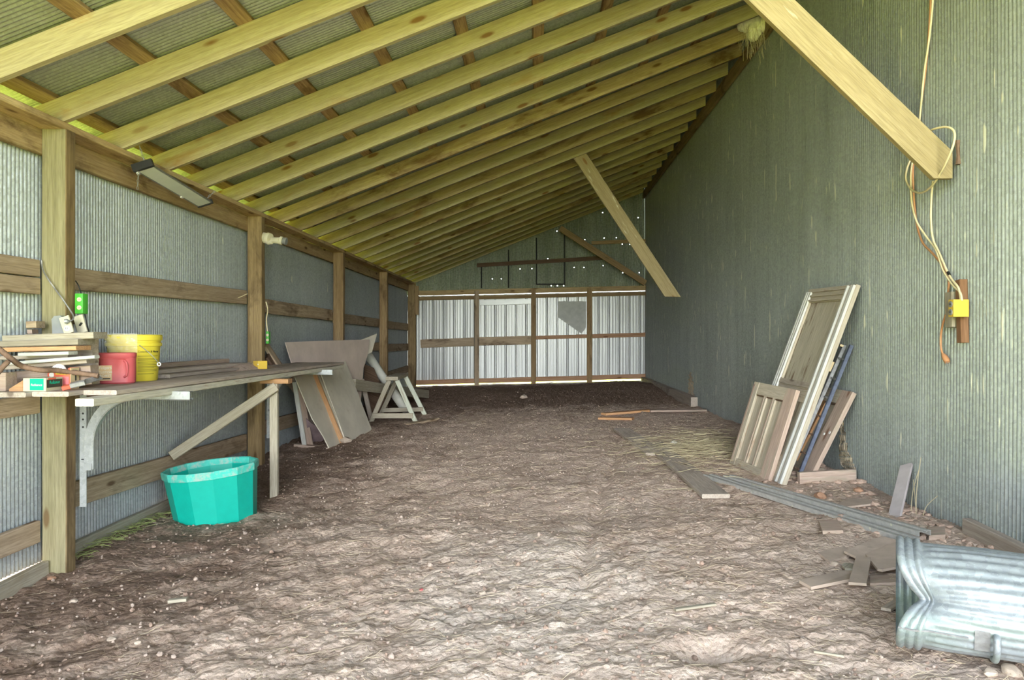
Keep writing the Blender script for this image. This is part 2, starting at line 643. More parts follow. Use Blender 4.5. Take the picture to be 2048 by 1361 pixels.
M_ROCK = plain('pale_stone', (0.47, 0.38, 0.30), 0.9, var=0.25, scale=18, bump=0.5)
M_ROCKR = plain('reddish_stone', (0.42, 0.24, 0.15), 0.9, var=0.25, scale=18, bump=0.5)
M_STRAW = plain('straw', (0.58, 0.48, 0.33), 0.8, var=0.25, scale=3)
M_HAY = plain('yellowish_hay', (0.50, 0.43, 0.27), 0.8, var=0.25, scale=3)
M_NEST = plain('grey_nest_paper', (0.74, 0.72, 0.58), 0.9, var=0.2, scale=25)
M_GRASS = plain('sunlit_grass', (0.36, 0.405, 0.05), 0.9, var=0.25, scale=0.8)


def back_metal():
    t = NT('white_ribbed_metal')
    n1 = t.noise(t.coord((3, 3, 0.35), False), 1.0, 5, 0.6)
    n2 = t.noise(t.coord((9, 9, 5), False), 1.0, 5, 0.7)
    col = t.mix(t.rng(n1, 0.3, 0.7), (0.33, 0.34, 0.33), (0.40, 0.41, 0.395))
    col = t.mix(t.rng(n2, 0.70, 0.76, 0, 0.6), col, (0.22, 0.19, 0.13))
    return t.fin(col, 0.36, 0.3, 0.5)


M_BACK = back_metal()


def gable_metal():
    """old galvanised gable with a scatter of real nail holes that let the daylight through"""
    t = NT('galvanised_gable')
    c1 = t.coord((1, 1, 1), False)
    st = t.noise(t.coord((5, 5, 0.7), False), 1.0, 5, 0.65)
    mot = t.noise(c1, 26.0, 3, 0.7)
    col = t.mix(t.rng(st, 0.3, 0.7), (0.22, 0.25, 0.19), (0.36, 0.39, 0.31))
    col = t.mix(t.rng(mot, 0.42, 0.62, 0, 0.55), col, (0.12, 0.14, 0.10))
    t.fin(col, 0.5, 0.3, 0.4)
    hv = t.n('ShaderNodeTexCoord')
    acc = None
    for (hx, hz) in GABLE_HOLES:
        d = t.n('ShaderNodeVectorMath', operation='DISTANCE')
        sx = t.n('ShaderNodeVectorMath', operation='MULTIPLY')
        sx.inputs[1].default_value = (1, 0, 1)
        t.l(hv.outputs['Object'], sx.inputs[0])
        t.l(sx.outputs[0], d.inputs[0])
        d.inputs[1].default_value = (hx, 0, hz)
        lt = t.math('LESS_THAN', d.outputs['Value'], 0.011)
        acc = lt if acc is None else t.math('MAXIMUM', acc, lt)
    tr = t.n('ShaderNodeBsdfTransparent')
    mx = t.n('ShaderNodeMixShader')
    t.l(acc, mx.inputs[0])
    t.l(t.b.outputs[0], mx.inputs[1])
    t.l(tr.outputs[0], mx.inputs[2])
    t.l(mx.outputs[0], t.out.inputs['Surface'])
    return t.m


def dirt():
    t = NT('dirt_floor')
    tc = t.n('ShaderNodeTexCoord')
    o = tc.outputs['Object']

    def mp(scale, rot=0.0):
        m = t.n('ShaderNodeMapping')
        m.inputs['Scale'].default_value = scale
        m.inputs['Rotation'].default_value = (0, 0, rot)
        t.l(o, m.inputs[0])
        return m.outputs[0]
    a = t.noise(mp((1, 1, 1)), 0.55, 5, 0.6)
    b = t.noise(mp((1, 1, 1)), 4.0, 6, 0.7)
    f = t.noise(mp((1, 1, 1)), 38.0, 5, 0.75)
    cl = t.noise(mp((1, 1, 1)), 15.0, 5, 0.65)
    vo = t.voro(mp((1, 1, 1)), 42.0)
    s1 = t.noise(mp((14, 120, 40), 0.35), 1.0, 3, 0.6, 0.6)
    s2 = t.noise(mp((14, 120, 40), -0.5), 1.0, 3, 0.6, 0.6)
    col = t.mix(t.rng(b, 0.3, 0.72), (0.44, 0.32, 0.245), (0.66, 0.52, 0.425))
    col = t.mix(t.rng(a, 0.35, 0.65, 0.0, 0.6), col, (0.64, 0.51, 0.42))
    # straw fibres trodden into it
    col = t.mix(t.rng(s1, 0.60, 0.70, 0, 0.3), col, (0.66, 0.57, 0.43))
    col = t.mix(t.rng(s2, 0.62, 0.72, 0, 0.3), col, (0.62, 0.54, 0.42))
    # a paler patch in the middle of the near floor
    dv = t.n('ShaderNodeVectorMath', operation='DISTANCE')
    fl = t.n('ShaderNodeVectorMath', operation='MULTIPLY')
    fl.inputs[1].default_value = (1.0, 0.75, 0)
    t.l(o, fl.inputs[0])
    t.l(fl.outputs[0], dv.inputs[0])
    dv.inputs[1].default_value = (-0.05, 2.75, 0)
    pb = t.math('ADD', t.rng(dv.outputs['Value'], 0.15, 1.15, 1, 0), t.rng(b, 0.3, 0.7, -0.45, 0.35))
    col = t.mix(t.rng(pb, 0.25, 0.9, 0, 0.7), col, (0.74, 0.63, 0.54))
    # crumbs, light and dark
    col = t.mix(t.rng(f, 0.56, 0.72, 0, 0.6), col, (0.66, 0.58, 0.51))
    col = t.mix(t.rng(f, 0.30, 0.44, 0.6, 0), col, (0.25, 0.18, 0.135))
    col = t.mix(t.rng(cl, 0.34, 0.46, 0.75, 0), col, (0.36, 0.255, 0.19))
    col = t.mix(t.rng(cl, 0.56, 0.68, 0, 0.32), col, (0.68, 0.555, 0.45))
    # dark damp manure: far end, and along the low side
    sp = t.n('ShaderNodeSeparateXYZ')
    t.l(o, sp.inputs[0])
    m1 = t.rng(sp.outputs['Y'], 9.2, 12.6)
    m2 = t.math('MULTIPLY', t.rng(sp.outputs['X'], -2.2, -0.6, 1, 0), 0.92)
    m = t.math('MAXIMUM', m1, m2)
    w = t.noise(mp((1, 1, 1)), 1.7, 7, 0.72)
    m = t.rng(t.math('ADD', m, t.rng(w, 0.25, 0.75, -0.6, 0.6)), 0.3, 0.85)
    dk = t.mix(t.rng(f, 0.35, 0.65), (0.085, 0.045, 0.030), (0.25, 0.165, 0.115))
    col = t.mix(t.math('MULTIPLY', m, 0.80), col, dk)
    t.bump(t.math('ADD', t.math('ADD', t.math('MULTIPLY', b, 1.2), t.math('MULTIPLY', vo, -0.7)), t.math('ADD', f, t.math('MULTIPLY', t.math('ADD', s1, s2), 0.15))), 0.8, 0.015)
    return t.fin(col, 0.95, 0.0, 0.1)


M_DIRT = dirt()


def film():
    t = NT('clear_plastic_film')
    t.fin((0.9, 0.88, 0.7), 0.12, 0.0, 0.6)
    tr = t.n('ShaderNodeBsdfTransparent')
    mx = t.n('ShaderNodeMixShader')
    mx.inputs[0].default_value = 0.30
    t.l(tr.outputs[0], mx.inputs[1])
    t.l(t.b.outputs[0], mx.inputs[2])
    t.l(mx.outputs[0], t.out.inputs['Surface'])
    return t.m


M_FILM = film()

# ------------------------------------------------------------------ the shell
XL, XR, YB, Y0 = -2.895, 2.40, 16.62, 0.1
RB = H + 2.307                # underside of the rafters at X = 0
SL = 0.398


def rz(X):
    return RB + SL * X


def corrugated(name, M, L, zf, pitch, amp, mat, spw=6, prof=None, rows=1, wob=0.0):
    """ribbed sheet in its own frame: x along it, y its normal, z up the ribs"""
    n = int(L / pitch * spw) + 1
    mb = MB()
    vs = []
    for i in range(n):
        u = min(L, i * pitch / spw)
        y = prof(u) if prof else amp * math.sin(2 * math.pi * u / pitch)
        z0, z1 = zf(u)
        for k in range(rows + 1):
            z = lerp(z0, z1, k / rows)
            w = wob * (noise.noise(V((u * 0.9, z * 0.5, 3))) + 0.5 * noise.noise(V((u * 3, z * 0.8, 9)))) if wob else 0
            vs.append(V((u, y + w, z)))
    fs = []
    r = rows + 1
    for i in range(n - 1):
        for k in range(rows):
            a = i * r + k
            fs.append((a, a + r, a + r + 1, a + 1))
    mb.add(vs, fs)
    return struct(mb.build(name, mat, None, M, smooth=80, local=True))


P = 0.03175
# low wall, tall wall, far wall below and above its header, the roof sheets
Mw = frame((0, 1, 0), (-1, 0, 0), (XL, Y0, 0))
corrugated('wall_left', Mw, YB - Y0, lambda u: (fbase(-2.88, Y0 + u) + (0.025 if u < 6.7 else -0.09) + 0.012 * math.sin(u * 2.1), H + 1.215), P, 0.0095, M_WALL, rows=4, wob=0.006)
Mw = frame((0, 1, 0), (-1, 0, 0), (XR, Y0, 0))
corrugated('wall_right', Mw, YB - Y0 + 0.02, lambda u: (fbase(2.39, Y0 + u) - 0.02 + 0.02 * noise.noise(V((u * 1.7, 0, 4))), rz(2.4) + 0.20), P, 0.0095, M_WALLR, rows=5, wob=0.010)
WALLR_WOB = 0.010


def ribs(u):
    q = (u + 0.10) % 0.2286
    y = 0.0
    if q < 0.045:
        y = -0.015 * min(1, min(q, 0.045 - q) / 0.012)
    elif abs(q - 0.10) < 0.012 or abs(q - 0.165) < 0.012:
        y = -0.0015
    return y + 0.006 * noise.noise(V((u * 1.4, 2.2, 0)))


Mb = frame((1, 0, 0), (0, 1, 0), (-2.915, YB, 0))
corrugated('wall_back', Mb, 5.325, lambda u: (0.375 + 0.012 * u, H + 0.945 + 0.022 * u), 0.2286, 0, M_BACK, spw=44, prof=ribs, rows=6, wob=0.012)
GABLE_HOLES = []
for hx, hy in ((1313, 148), (1477, 182), (1543, 180), (1198, 322), (1323, 312), (1402, 310), (1440, 352), (1490, 353), (1128, 503), (1192, 503),
               (1316, 492), (1443, 538), (1550, 537), (778, 513), (855, 511), (598, 577), (657, 577), (1017, 268), (980, 622), (1020, 622), (1060, 622), (958, 446)):
    _p = pd(800 + hx / 3.24, 380 + hy / 3.24, YB + 0.03)
    GABLE_HOLES.append((_p.x + 2.915, _p.z))
M_GABLE = gable_metal()
Mg = frame((1, 0, 0), (0, 1, 0), (-2.915, YB + 0.03, 0))
gable = corrugated('wall_back_gable', Mg, 5.365, lambda u: (H + 0.955 + 0.022 * u, rz(-2.915 + u) + 0.19), P, 0.008, M_GABLE, rows=2)
for (x0, y0, x1, y1, w) in ((963, 528, 963, 577, 3), (1017, 500, 1017, 576, 3), (1073, 476, 1073, 570, 4), (1129, 460, 1129, 571, 4), (1073, 569, 1129, 569, 4)):
    a, b = pd(x0, y0, YB + 0.015), pd(x1, y1, YB + 0.015)
    MB().tube(smooth_path([a, (a + b) / 2, b], 6), 0.017, 6).build('seam_strip', M_BLACK, gable)
cos_r = 1 / math.sqrt(1 + SL * SL)
Mr = frame((0, 1, 0), V((1, 0, SL)).cross(V((0, 1, 0))) * 1.0, (0, Y0, RB + 0.151 + 0.038 + 0.010))
# the roof sheet runs up the slope from the eave to the tall wall
Mr = Matrix((V((0, 1, 0)), V((-SL, 0, 1)).normalized(), V((1, 0, SL)).normalized())).transposed().to_4x4()
Mr.translation = V((0, Y0, RB + 0.151 + 0.038 + 0.010))
corrugated('ceiling', Mr, YB - Y0 + 0.1, lambda u: (-3.32 / cos_r, 2.42 / cos_r), P, 0.0085, M_ROOF, rows=2)

# dirt floor
xs = [-3.0 + 5.55 * i / 460 for i in range(461)]
ys = [-0.8, -0.2, 0.4, 1.0, 1.5, 1.9, 2.2]
y = 2.3
while y < 16.9:
    ys.append(y)
    y += 0.010 + 0.0075 * max(0, y - 2.3) ** 0.9
mb = MB()
fv = []
for yy in ys:
    for xx in xs:
        z = fh(xx, yy)
        if yy > 2.25:
            p = V((xx, yy, 0))
            amp = 0.008 if yy > 8 else 0.0105
            z += amp * noise.noise(p * 16) + amp * 0.55 * noise.noise(p * 37 + V((1, 2, 3)))
            c = noise.noise(p * 24 + V((9, 9, 2)))
            if c > 0.25:
                z += 0.024 * (c - 0.25)
            # clods: rounded lumps where the ground is loose
            g = noise.noise(p * 2.2 + V((4, 7, 1)))
            if g > -0.25 and yy < 13:
                dd = noise.voronoi(p * 13)[0][0]
                z += 0.020 * max(0, 0.42 - dd) * min(1, (g + 0.25) * 2.5)
                if yy < 7:
                    dd = noise.voronoi(p * 31)[0][0]
                    z += 0.009 * max(0, 0.42 - dd)
        fv.append((xx, yy, z))
nx = len(xs)
mb.add(fv, [(j * nx + i, j * nx + i + 1, (j + 1) * nx + i + 1, (j + 1) * nx + i) for j in range(len(ys) - 1) for i in range(nx - 1)])
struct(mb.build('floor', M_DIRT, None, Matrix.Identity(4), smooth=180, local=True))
# meadow around the shed
mb = MB()
for (x0, x1, y0_, y1_) in ((-60, 60, -70, -0.8), (-60, -3.0, -0.8, 16.7), (-60, 60, 16.72, 70)):
    mb.add([(x0, y0_, -0.10), (x1, y0_, -0.10), (x1, y1_, -0.10), (x0, y1_, -0.10)], [(0, 1, 2, 3)])
struct(mb.build('ground_meadow', M_GRASS, None, Matrix.Identity(4)))

# ------------------------------------------------------------------ roof frame
ry = [3.66 + 0.61 * i for i in range(22)]
for i, yy in enumerate(ry):
    yy = yy if i < 21 else 16.50
    z_off = -0.004 * i
    xr = 2.33
    poly = [(-3.18, rz(-3.18)), (-2.85, rz(-2.85)), (-2.85, H + 1.240), (-2.695, H + 1.240), (xr, rz(xr)), (xr, rz(xr) + 0.151), (-3.18, rz(-3.18) + 0.151)]
    poly = [V((a, yy - 0.019, b)) for a, b in poly]
    M = frame((1, 0, SL), (0, 1, 0), (0, yy, rz(0) + 0.07))
    mat = M_RAFTER if (i < 7 or i in (9, 11)) else (M_RAFTER_OLD if i in (7, 8, 10, 12, 15, 18) else M_RAFTER)
    r = MB().prism(poly, (0, 0.038, 0)).build('rafter', mat, None, M)
    lab = '%s yellow pine rafter counted from the open front, resting on the eave plate' % ORD[i]
    if i == 0:
        lab = 'first yellow pine rafter from the open front, crossing the top corner above the workbench'
    if i == 21:
        lab = 'last yellow pine rafter, tight against the dark galvanised gable of the far wall'
    tag(r, lab, 'rafter', 'sloping rafters under the metal roof')
for k in range(10):
    X = -2.785 + 0.558 * k
    c = V((X, 0, rz(X) + 0.151 + 0.019))
    r = board('purlin', (X, 0.15, c.z), (X, 16.6, c.z), 0.092, 0.036, (1, 0, SL), M_PURLIN, warp=0.0)
    lab = '%s flat wood purlin up from the eave, nailed across the rafters under the roof sheets' % ORD[k]
    tag(r, lab, 'purlin', 'purlins between rafters and roof sheets')
# ledger on the tall wall that carries the upper rafter ends
tag(board('ledger_board', (2.362, Y0 + 0.3, rz(2.36) - 0.05), (2.362, YB - 0.02, rz(2.36) - 0.05), 0.16, 0.04, (0, 0, 1), M_POST2, warp=0.002),
    'long brown ledger board along the top of the tall wall under the rafter ends', 'ledger')
# eave plate and beam on top of the posts
tag(board('eave_plate', (-2.768, 0.15, H + 1.219), (-2.768, 16.56, H + 1.219), 0.150, 0.038, (1, 0, 0), M_BEAM, warp=0.002),
    'flat wood top plate lying on the posts under the rafter ends', 'plate')
tag(board('eave_beam', (-2.855, 0.15, H + 1.128), (-2.855, 16.56, H + 1.128), 0.142, 0.04, (0, 0, 1), M_BEAM, warp=0.003),
    'long eave beam of pine behind the posts, above the wall sheets', 'beam')

# posts of the low wall
pys = [4.27, 7.30, 10.36, 13.40, 16.42]
plabs = ['weathered greenish wood post standing beside the lumber stack and the bench end',
         'dark stained wood post behind the yellow box on the bench end',
         'plain yellow-brown wood post rising behind the leaning fibreboard sheet',
         'brown wood post behind the sawhorse, next to the last bay of the low wall',
         'dark reddish corner post where the low wall meets the white ribbed far wall']
pmats = [M_POST, M_POST2, M_STUD, M_STUD, M_POST2]
for i, yy in enumerate(pys):
    zb = fh(-2.76, yy) - 0.08
    w = 0.140 if i < 4 else 0.17
    p = board('timber_post', (-2.765, yy + 0.0445, zb), (-2.765, yy + 0.0445, H + 1.199), w, 0.089, (1, 0, 0), pmats[i], warp=0.004)
    if i == 0:                 # the room side of the front post is browner than its face
        p.data.materials.append(M_POST2)
        for f in p.data.polygons:
            if f.normal.y > 0.7:
                f.material_index = 1
    tag(p, plabs[i], 'post', 'posts of the low wall')


def girt(y0, y1, z0, z1, h, label, mat=M_GIRT, grp='girts of the low wall', X=-2.854):
    b = board('wall_girt', (X, y0, H + z0), (X, y1, H + z1), h, 0.036, (0, 0, 1), mat, warp=0.004)
    tag(b, label, 'girt', grp)
    return b


girt(2.95, 4.26, 0.395, 0.400, 0.098, 'upper of two weathered girts stacked at the picture edge beside the greenish post')
girt(2.95, 4.26, 0.295, 0.298, 0.092, 'lower of two weathered girts stacked at the picture edge beside the greenish post')
girt(2.95, 4.26, -0.37, -0.37, 0.105, 'brown ledger girt just under the end of the workbench before the greenish post')
girt(2.95, 4.26, -1.11, -1.10, 0.125, 'weathered girt near the ground in the first bay before the greenish post')
girt(4.37, 7.29, 0.365, 0.405, 0.135, 'long weathered girt above the yellow bucket, between the first two posts')
girt(4.37, 7.29, -0.37, -0.375, 0.100, 'stained brown girt right under the workbench top behind the brackets')
girt(4.37, 7.29, -0.955, -1.01, 0.155, 'weathered girt near the ground behind the teal tub')
girt(7.40, 10.35, 0.345, 0.325, 0.150, 'weathered girt above the leaning fibreboard, between second and third posts')
girt(7.40, 10.35, -0.92, -0.98, 0.150, 'weathered girt near the ground behind the leaning fibreboard sheets')
girt(10.46, 13.39, 0.300, 0.285, 0.145, 'upper weathered girt between the third and fourth posts')
girt(10.46, 13.39, -0.13, -0.14, 0.150, 'lower weathered girt between the third and fourth posts, above the pipe')
girt(13.50, 16.41, 0.270, 0.255, 0.150, 'topmost of three girts in the last bay of the low wall')
girt(13.50, 16.41, -0.17, -0.18, 0.150, 'middle of three girts in the last bay of the low wall')
girt(13.50, 16.41, -0.72, -0.66, 0.150, 'lowest of three girts in the last bay, behind the sawhorse')
# sill boards along the ground of the low wall
tag(board('sill_board', (-2.80, 3.0, -0.035), (-2.80, 4.25, 0.0), 0.13, 0.04, (0, 0.2, 1), M_GREYL), 'pale sill board on the dirt under the first bay, before the greenish post', 'board', 'ground sills')
tag(board('sill_board', (-2.845, 4.40, 0.035), (-2.845, 6.6, 0.055), 0.09, 0.035, (0, 0, 1), M_GREYL), 'pale sill board on the dirt under the wall sheets behind the teal tub', 'board', 'ground sills')

# far wall frame
d = YB - 0.06


def bk(name, x0, y0, x1, y1, h, label, cat, mat, dd=d, t=0.038, grp='boards of the far wall frame'):
    a, b = pd(x0, y0, dd), pd(x1, y1, dd)
    o = board(name, a, b, h, t, (0, 0, 1), mat, warp=0.004)
    tag(o, label, cat, grp)
    return o


bk('header_beam', 838, 587, 1292, 576.5, 0.112, 'brown header beam across the far wall under the gable sheets', 'beam', M_BEAM)
bk('header_board', 838, 598, 1292, 587.5, 0.078, 'lower header board across the far wall with a slit of daylight above it', 'board', M_STUD)
bk('sill_beam', 826, 766, 1292, 753, 0.105, 'reddish brown sill board across the far wall above a slit of daylight', 'board', M_RED)
bk('ground_curb', 826, 778.5, 1292, 766.5, 0.115, 'pale curb board on the ground below the daylight slit of the far wall', 'board', M_GREYL, dd=d + 0.04)
bk('far_girt', 841, 688, 948, 684, 0.185, 'wide grey girt in the first bay of the far wall, next to the corner post', 'girt', M_GIRT, dd=d + 0.01, grp='girts of the far wall')
bk('far_girt', 958, 683, 1063, 680.5, 0.19, 'wide grey girt in the second bay of the far wall', 'girt', M_GIRT, dd=d + 0.01, grp='girts of the far wall')
bk('far_girt', 1071, 676, 1175, 672.5, 0.08, 'narrow reddish girt in the third bay of the far wall, over the torn sheet', 'girt', M_RED, dd=d + 0.01, grp='girts of the far wall')
bk('far_girt', 1184, 673, 1291, 669.5, 0.09, 'narrow reddish girt in the fourth bay of the far wall, next to the tall wall', 'girt', M_RED, dd=d + 0.01, grp='girts of the far wall')
for x, yt, w, lab, m in ((953.5, 582, 0.10, 'first wood stud of the far wall, counted from the corner post', M_GIRT), (1067, 579, 0.105, 'second wood stud of the far wall, brown at its upper half', M_STUD),
                      (1179, 577, 0.115, 'third wood stud of the far wall, standing in the dirt heap', M_STUD), (1294, 566, 0.06, 'narrow stud of the far wall in the corner by the tall wall', M_RED)):
    a = pd(x, yt, d - 0.045)
    zb = fh(a.x, a.y) - 0.05
    o = board('wall_stud', (a.x, a.y, zb), a, w, 0.05, (1, 0, 0), m)
    tag(o, lab, 'stud', 'studs of the far wall')
a, b = pd(833.5, 572, 16.40), pd(833.5, 630, 16.40)
tag(board('nailer_strip', b, a, 0.085, 0.03, (1, 0, 0), M_STUD), 'short wood strip nailed upright beside the top of the corner post', 'board')
bk('door_header', 959, 606, 1063, 603.5, 0.115, 'smooth pale header trim above the second bay of the far wall', 'trim', M_BACK, dd=YB - 0.035, t=0.02)
bk('gable_girt', 954, 531, 1207, 516, 0.085, 'dark horizontal girt across the gable, passing behind the brace', 'girt', M_DARKW, dd=YB - 0.03, grp='gable girts')
bk('gable_girt', 1183, 486, 1291, 482, 0.080, 'short horizontal girt high on the gable beside the tall wall', 'girt', M_STUD, dd=YB - 0.02, grp='gable girts')
# torn loose sheet hanging on the third bay
q = [pd(1115, 634, YB - 0.035), pd(1163, 668, YB - 0.03), pd(1172, 655, YB - 0.03), pd(1172, 603, YB - 0.035), pd(1115, 603, YB - 0.035)]
tag(slab('torn_sheet', q, 0.003, plain('dull_white_sheet', (0.42, 0.43, 0.40), 0.55), up=(0, -1, 0)), 'torn piece of white metal sheet hanging in the third bay of the far wall', 'sheet')

# braces from rafters to the tall wall
poly = [pd(x, y, 4.21) for x, y in ((1283, -206), (1868, 357), (1905, 357), (1905, 303), (1376, -206))]
tag(MB().prism(poly, (0, 0.04, 0)).build('roof_brace', M_BRACE, None, frame(poly[1] - poly[0], (0, 0, 1), (poly[0] + poly[2]) / 2)),
    'broad pine brace running from the roof down to a pointed end on the tall wall', 'brace', 'diagonal roof braces')
a, b = pd(1152, 300, 10.412), pd(1345, 594, 10.45)
tag(board('roof_brace', a, b, 0.185, 0.04, (1, 0, 0.6), M_BRACE, cut1=0.13),
    'loose pine brace hanging from the rafters in mid room with a free lower end', 'brace', 'diagonal roof braces')
a, b = pd(1120, 457, 16.25), pd(1291, 567, 16.30)
tag(board('roof_brace', a, b, 0.13, 0.04, (0, 0, 1), M_STUD), 'brown pine brace in front of the dark gable at the far wall', 'brace', 'diagonal roof braces')
# curb along the foot of the tall wall
tag(board('curb_board', (2.33, 11.1, H - 0.955), (2.33, 16.45, H - 0.93), 0.17, 0.10, (0, 0, 1), M_GREY, warp=0.01),
    'thick weathered curb board at the foot of the tall wall near the far corner', 'board', 'curbs of the tall wall')
tag(board('curb_board', (2.365, 3.1, fbase(2.36, 3.1) + 0.035), (2.365, 4.12, fbase(2.36, 4.1) + 0.03), 0.10, 0.05, (0, 0, 1), M_GREY, warp=0.006),
    'short weathered curb board at the foot of the tall wall behind the trash can', 'board', 'curbs of the tall wall')

# ------------------------------------------------------------------ workbench along the low wall
ZT = H - 0.262                # top of the bench
wb = thing('workbench', (-2.4, 6.0, 0.0), 'long weathered plank workbench fixed along the low wall, with buckets and scraps on it', 'workbench')
for X, y0, y1, w in ((-2.585, 3.64, 8.28, 0.185), (-2.40, 3.68, 8.31, 0.18), (-2.225, 3.80, 8.27, 0.17)):
    board('tabletop_plank', (X, y0, ZT - 0.012), (X, y1, ZT - 0.012), w, 0.024, (1, 0, 0), M_GREY, wb, warp=0.004)
fr = board('front_rail', (-2.183, 3.60, ZT - 0.046), (-2.183, 8.25, ZT - 0.047), 0.089, 0.038, (1, 0, 0), M_RAIL, wb, warp=0.003)
zl = fh(-2.15, 6.1)
board('leg', (-2.15, 6.10, zl - 0.03), (-2.15, 6.10, ZT - 0.105), 0.064, 0.045, (1, 0, 0), M_GREYL, wb)
board('cross_block', (-2.26, 6.13, ZT - 0.086), (-2.03, 6.13, ZT - 0.086), 0.10, 0.038, (0, 1, 0), M_ORANGE, wb)
board('diagonal_brace', pd(343, 914, 5.72), pd(552, 774, 6.05), 0.075, 0.035, (0, 0.3, 1), M_GREYL, wb)
board('cross_bearer', (-2.68, 5.2, ZT - 0.045), (-2.24, 5.2, ZT - 0.045), 0.08, 0.036, (0, 1, 0), M_GREY, wb)
board('cross_bearer', (-2.68, 7.7, ZT - 0.045), (-2.24, 7.7, ZT - 0.045), 0.08, 0.036, (0, 1, 0), M_GREY, wb)


def track_bracket(y, label):
    root = thing('track_bracket', (-2.66, y, H - 0.98), label, 'bracket', 'curved steel track brackets under the bench')
    # slotted angle strip on the side of the post
    mb = MB()
    x0 = -2.693
    mb.box((x0 + 0.020, y, H - 0.66), (0.040, 0.003, 0.66))
    mb.box((x0 + 0.0015, y + 0.018, H - 0.66), (0.003, 0.036, 0.66))
    ang = mb.build('mounting_angle', M_GALVL, root)
    for z in (-0.36, -0.395, -0.44, -0.475, -0.52):
        MB().lathe([(0.006, 0), (0.006, 0.001)], 10, Matrix.Translation((x0 + 0.02, y - 0.0018, H + z)) @ Matrix.Rotation(math.pi / 2, 4, 'X'), True, True).build('slot', M_BLACK, ang)
    MB().box((x0 + 0.02, y - 0.002, H - 0.71), (0.020, 0.001, 0.007)).build('slot', M_BLACK, ang)
    # the curved track: rolled channel up, round the bend and out under the bench
    pts = [V((x0 + 0.065, y, H - 0.765)), V((x0 + 0.065, y, H - 0.62))]
    R = 0.29
    for k in range(0, 13):
        a = math.pi - k / 12 * math.pi / 2
        pts.append(V((x0 + 0.065 + R + R * math.cos(a), y, H - 0.62 + R * math.sin(a))))
    pts.append(V((x0 + 0.065 + R + 0.15, y, H - 0.333)))
    pts.append(V((-2.035, y, H - 0.335)))
    mb = MB()
    prof = [(-0.022, 0.026), (-0.026, 0.026), (-0.026, -0.024), (0.020, -0.024), (0.026, -0.018), (0.026, 0.012), (0.020, 0.020),
            (0.014, 0.018), (0.022, 0.010), (0.022, -0.016), (0.018, -0.020), (-0.022, -0.020)]
    n = len(prof)
    vs = []
    for i, p in enumerate(pts):
        t = (pts[min(i + 1, len(pts) - 1)] - pts[max(i - 1, 0)]).normalized()
        nn = V((0, 1, 0)).cross(t)
        for a, b in prof:
            vs.append(p + nn * a + V((0, 1, 0)) * b)
    fs = []
    for i in range(len(pts) - 1):
        for k in range(n):
            a, b = i * n + k, i * n + (k + 1) % n
            fs.append((a, b, b + n, a + n))
    mb.add(vs, fs)
    mb.build('curved_track', M_GALVL, root, smooth=30)
    MB().box((x0 + 0.065, y - 0.027, H - 0.75), (0.04, 0.004, 0.04)).build('end_plate', M_GREYM, root)
    return root


track_bracket(4.395, 'curved galvanised track bracket on the greenish post, under the bench end by the lumber')
track_bracket(7.43, 'curved galvanised track bracket under the far bench end, behind the bench leg')

# lumber on the bench: (name, x left, x right, y top at left, y bottom at left, y top right, y bottom right, depth, material, thickness back)
lum = [
    ('lumber_board', 3, 216, 672, 685, 664.5, 678, 3.93, M_GREYL, 0.14, 'topmost pale board of the lumber stack in front of the greenish post'),
    ('lumber_board', -50, 191, 684, 696, 678.5, 690, 3.90, M_GREYL, 0.16, 'thick pale board second from the top of the lumber stack'),
    ('lumber_board', -40, 183, 697, 706, 692, 701, 3.88, M_ORANGE, 0.14, 'orange-tinged board in the middle of the lumber stack'),
    ('lumber_board', 34, 157, 706, 713.5, 703, 710, 3.83, M_WHITEW, 0.09, 'short white painted stick in the middle of the lumber stack'),
    ('lumber_board', -30, 169, 714, 722, 709, 716, 3.90, M_GREY, 0.15, 'grey board in the lumber stack just over the long white board'),
    ('lumber_board', 18, 200, 724, 730, 711, 718, 3.84, M_WHITEW, 0.05, 'long white painted board slanting across the lumber stack'),
    ('lumber_board', 5, 199, 732, 741, 719, 727, 3.88, M_GREY, 0.12, 'weathered board right below the long white board of the lumber stack'),
    ('lumber_board', 12, 199, 746, 783, 730, 770, 3.95, M_PINK, 0.08, 'dark bottom plank of the lumber stack, behind the small boxes'),
    ('lumber_board', -2, 92, 644, 659, 643, 656, 4.13, M_GIRT, 0.09, 'short brown board end on the lumber stack overlapping the greenish post'),
    ('lumber_board', 2, 69, 661, 670, 659, 668, 4.17, M_PINK, 0.07, 'short pinkish board end under the top brown one, before the greenish post'),
]
for nm, xl, xr_, a, b, c, e, dd, m, back, lab in lum:
    dl = dd - 0.02
    p0, p1 = pd(xl, (a + b) / 2, dl), pd(xr_, (c + e) / 2, dd)
    p1.x = pd(xr_, 0, dd + back).x
    if p0.x < -2.83:
        tt = (-2.83 - p0.x) / (p1.x - p0.x)
        p0 = p0.lerp(p1, tt)
    p0.y += back / 2
    p1.y += back / 2
    hh = ((b - a) + (e - c)) / 2 * dd / F
    tag(board(nm, p0, p1, hh, back, (0, 0, 1), m, warp=0.002), lab, 'board', 'lumber stack on the bench')
# hidden filler of the stack carrying the two short board ends
tag(board('lumber_board', (-2.82, 4.14, H - 0.10), (-2.45, 4.14, H - 0.10), 0.25, 0.06, (0, 0, 1), M_GREY), 'thick grey board at the back of the lumber stack, against the greenish post', 'board', 'lumber stack on the bench')

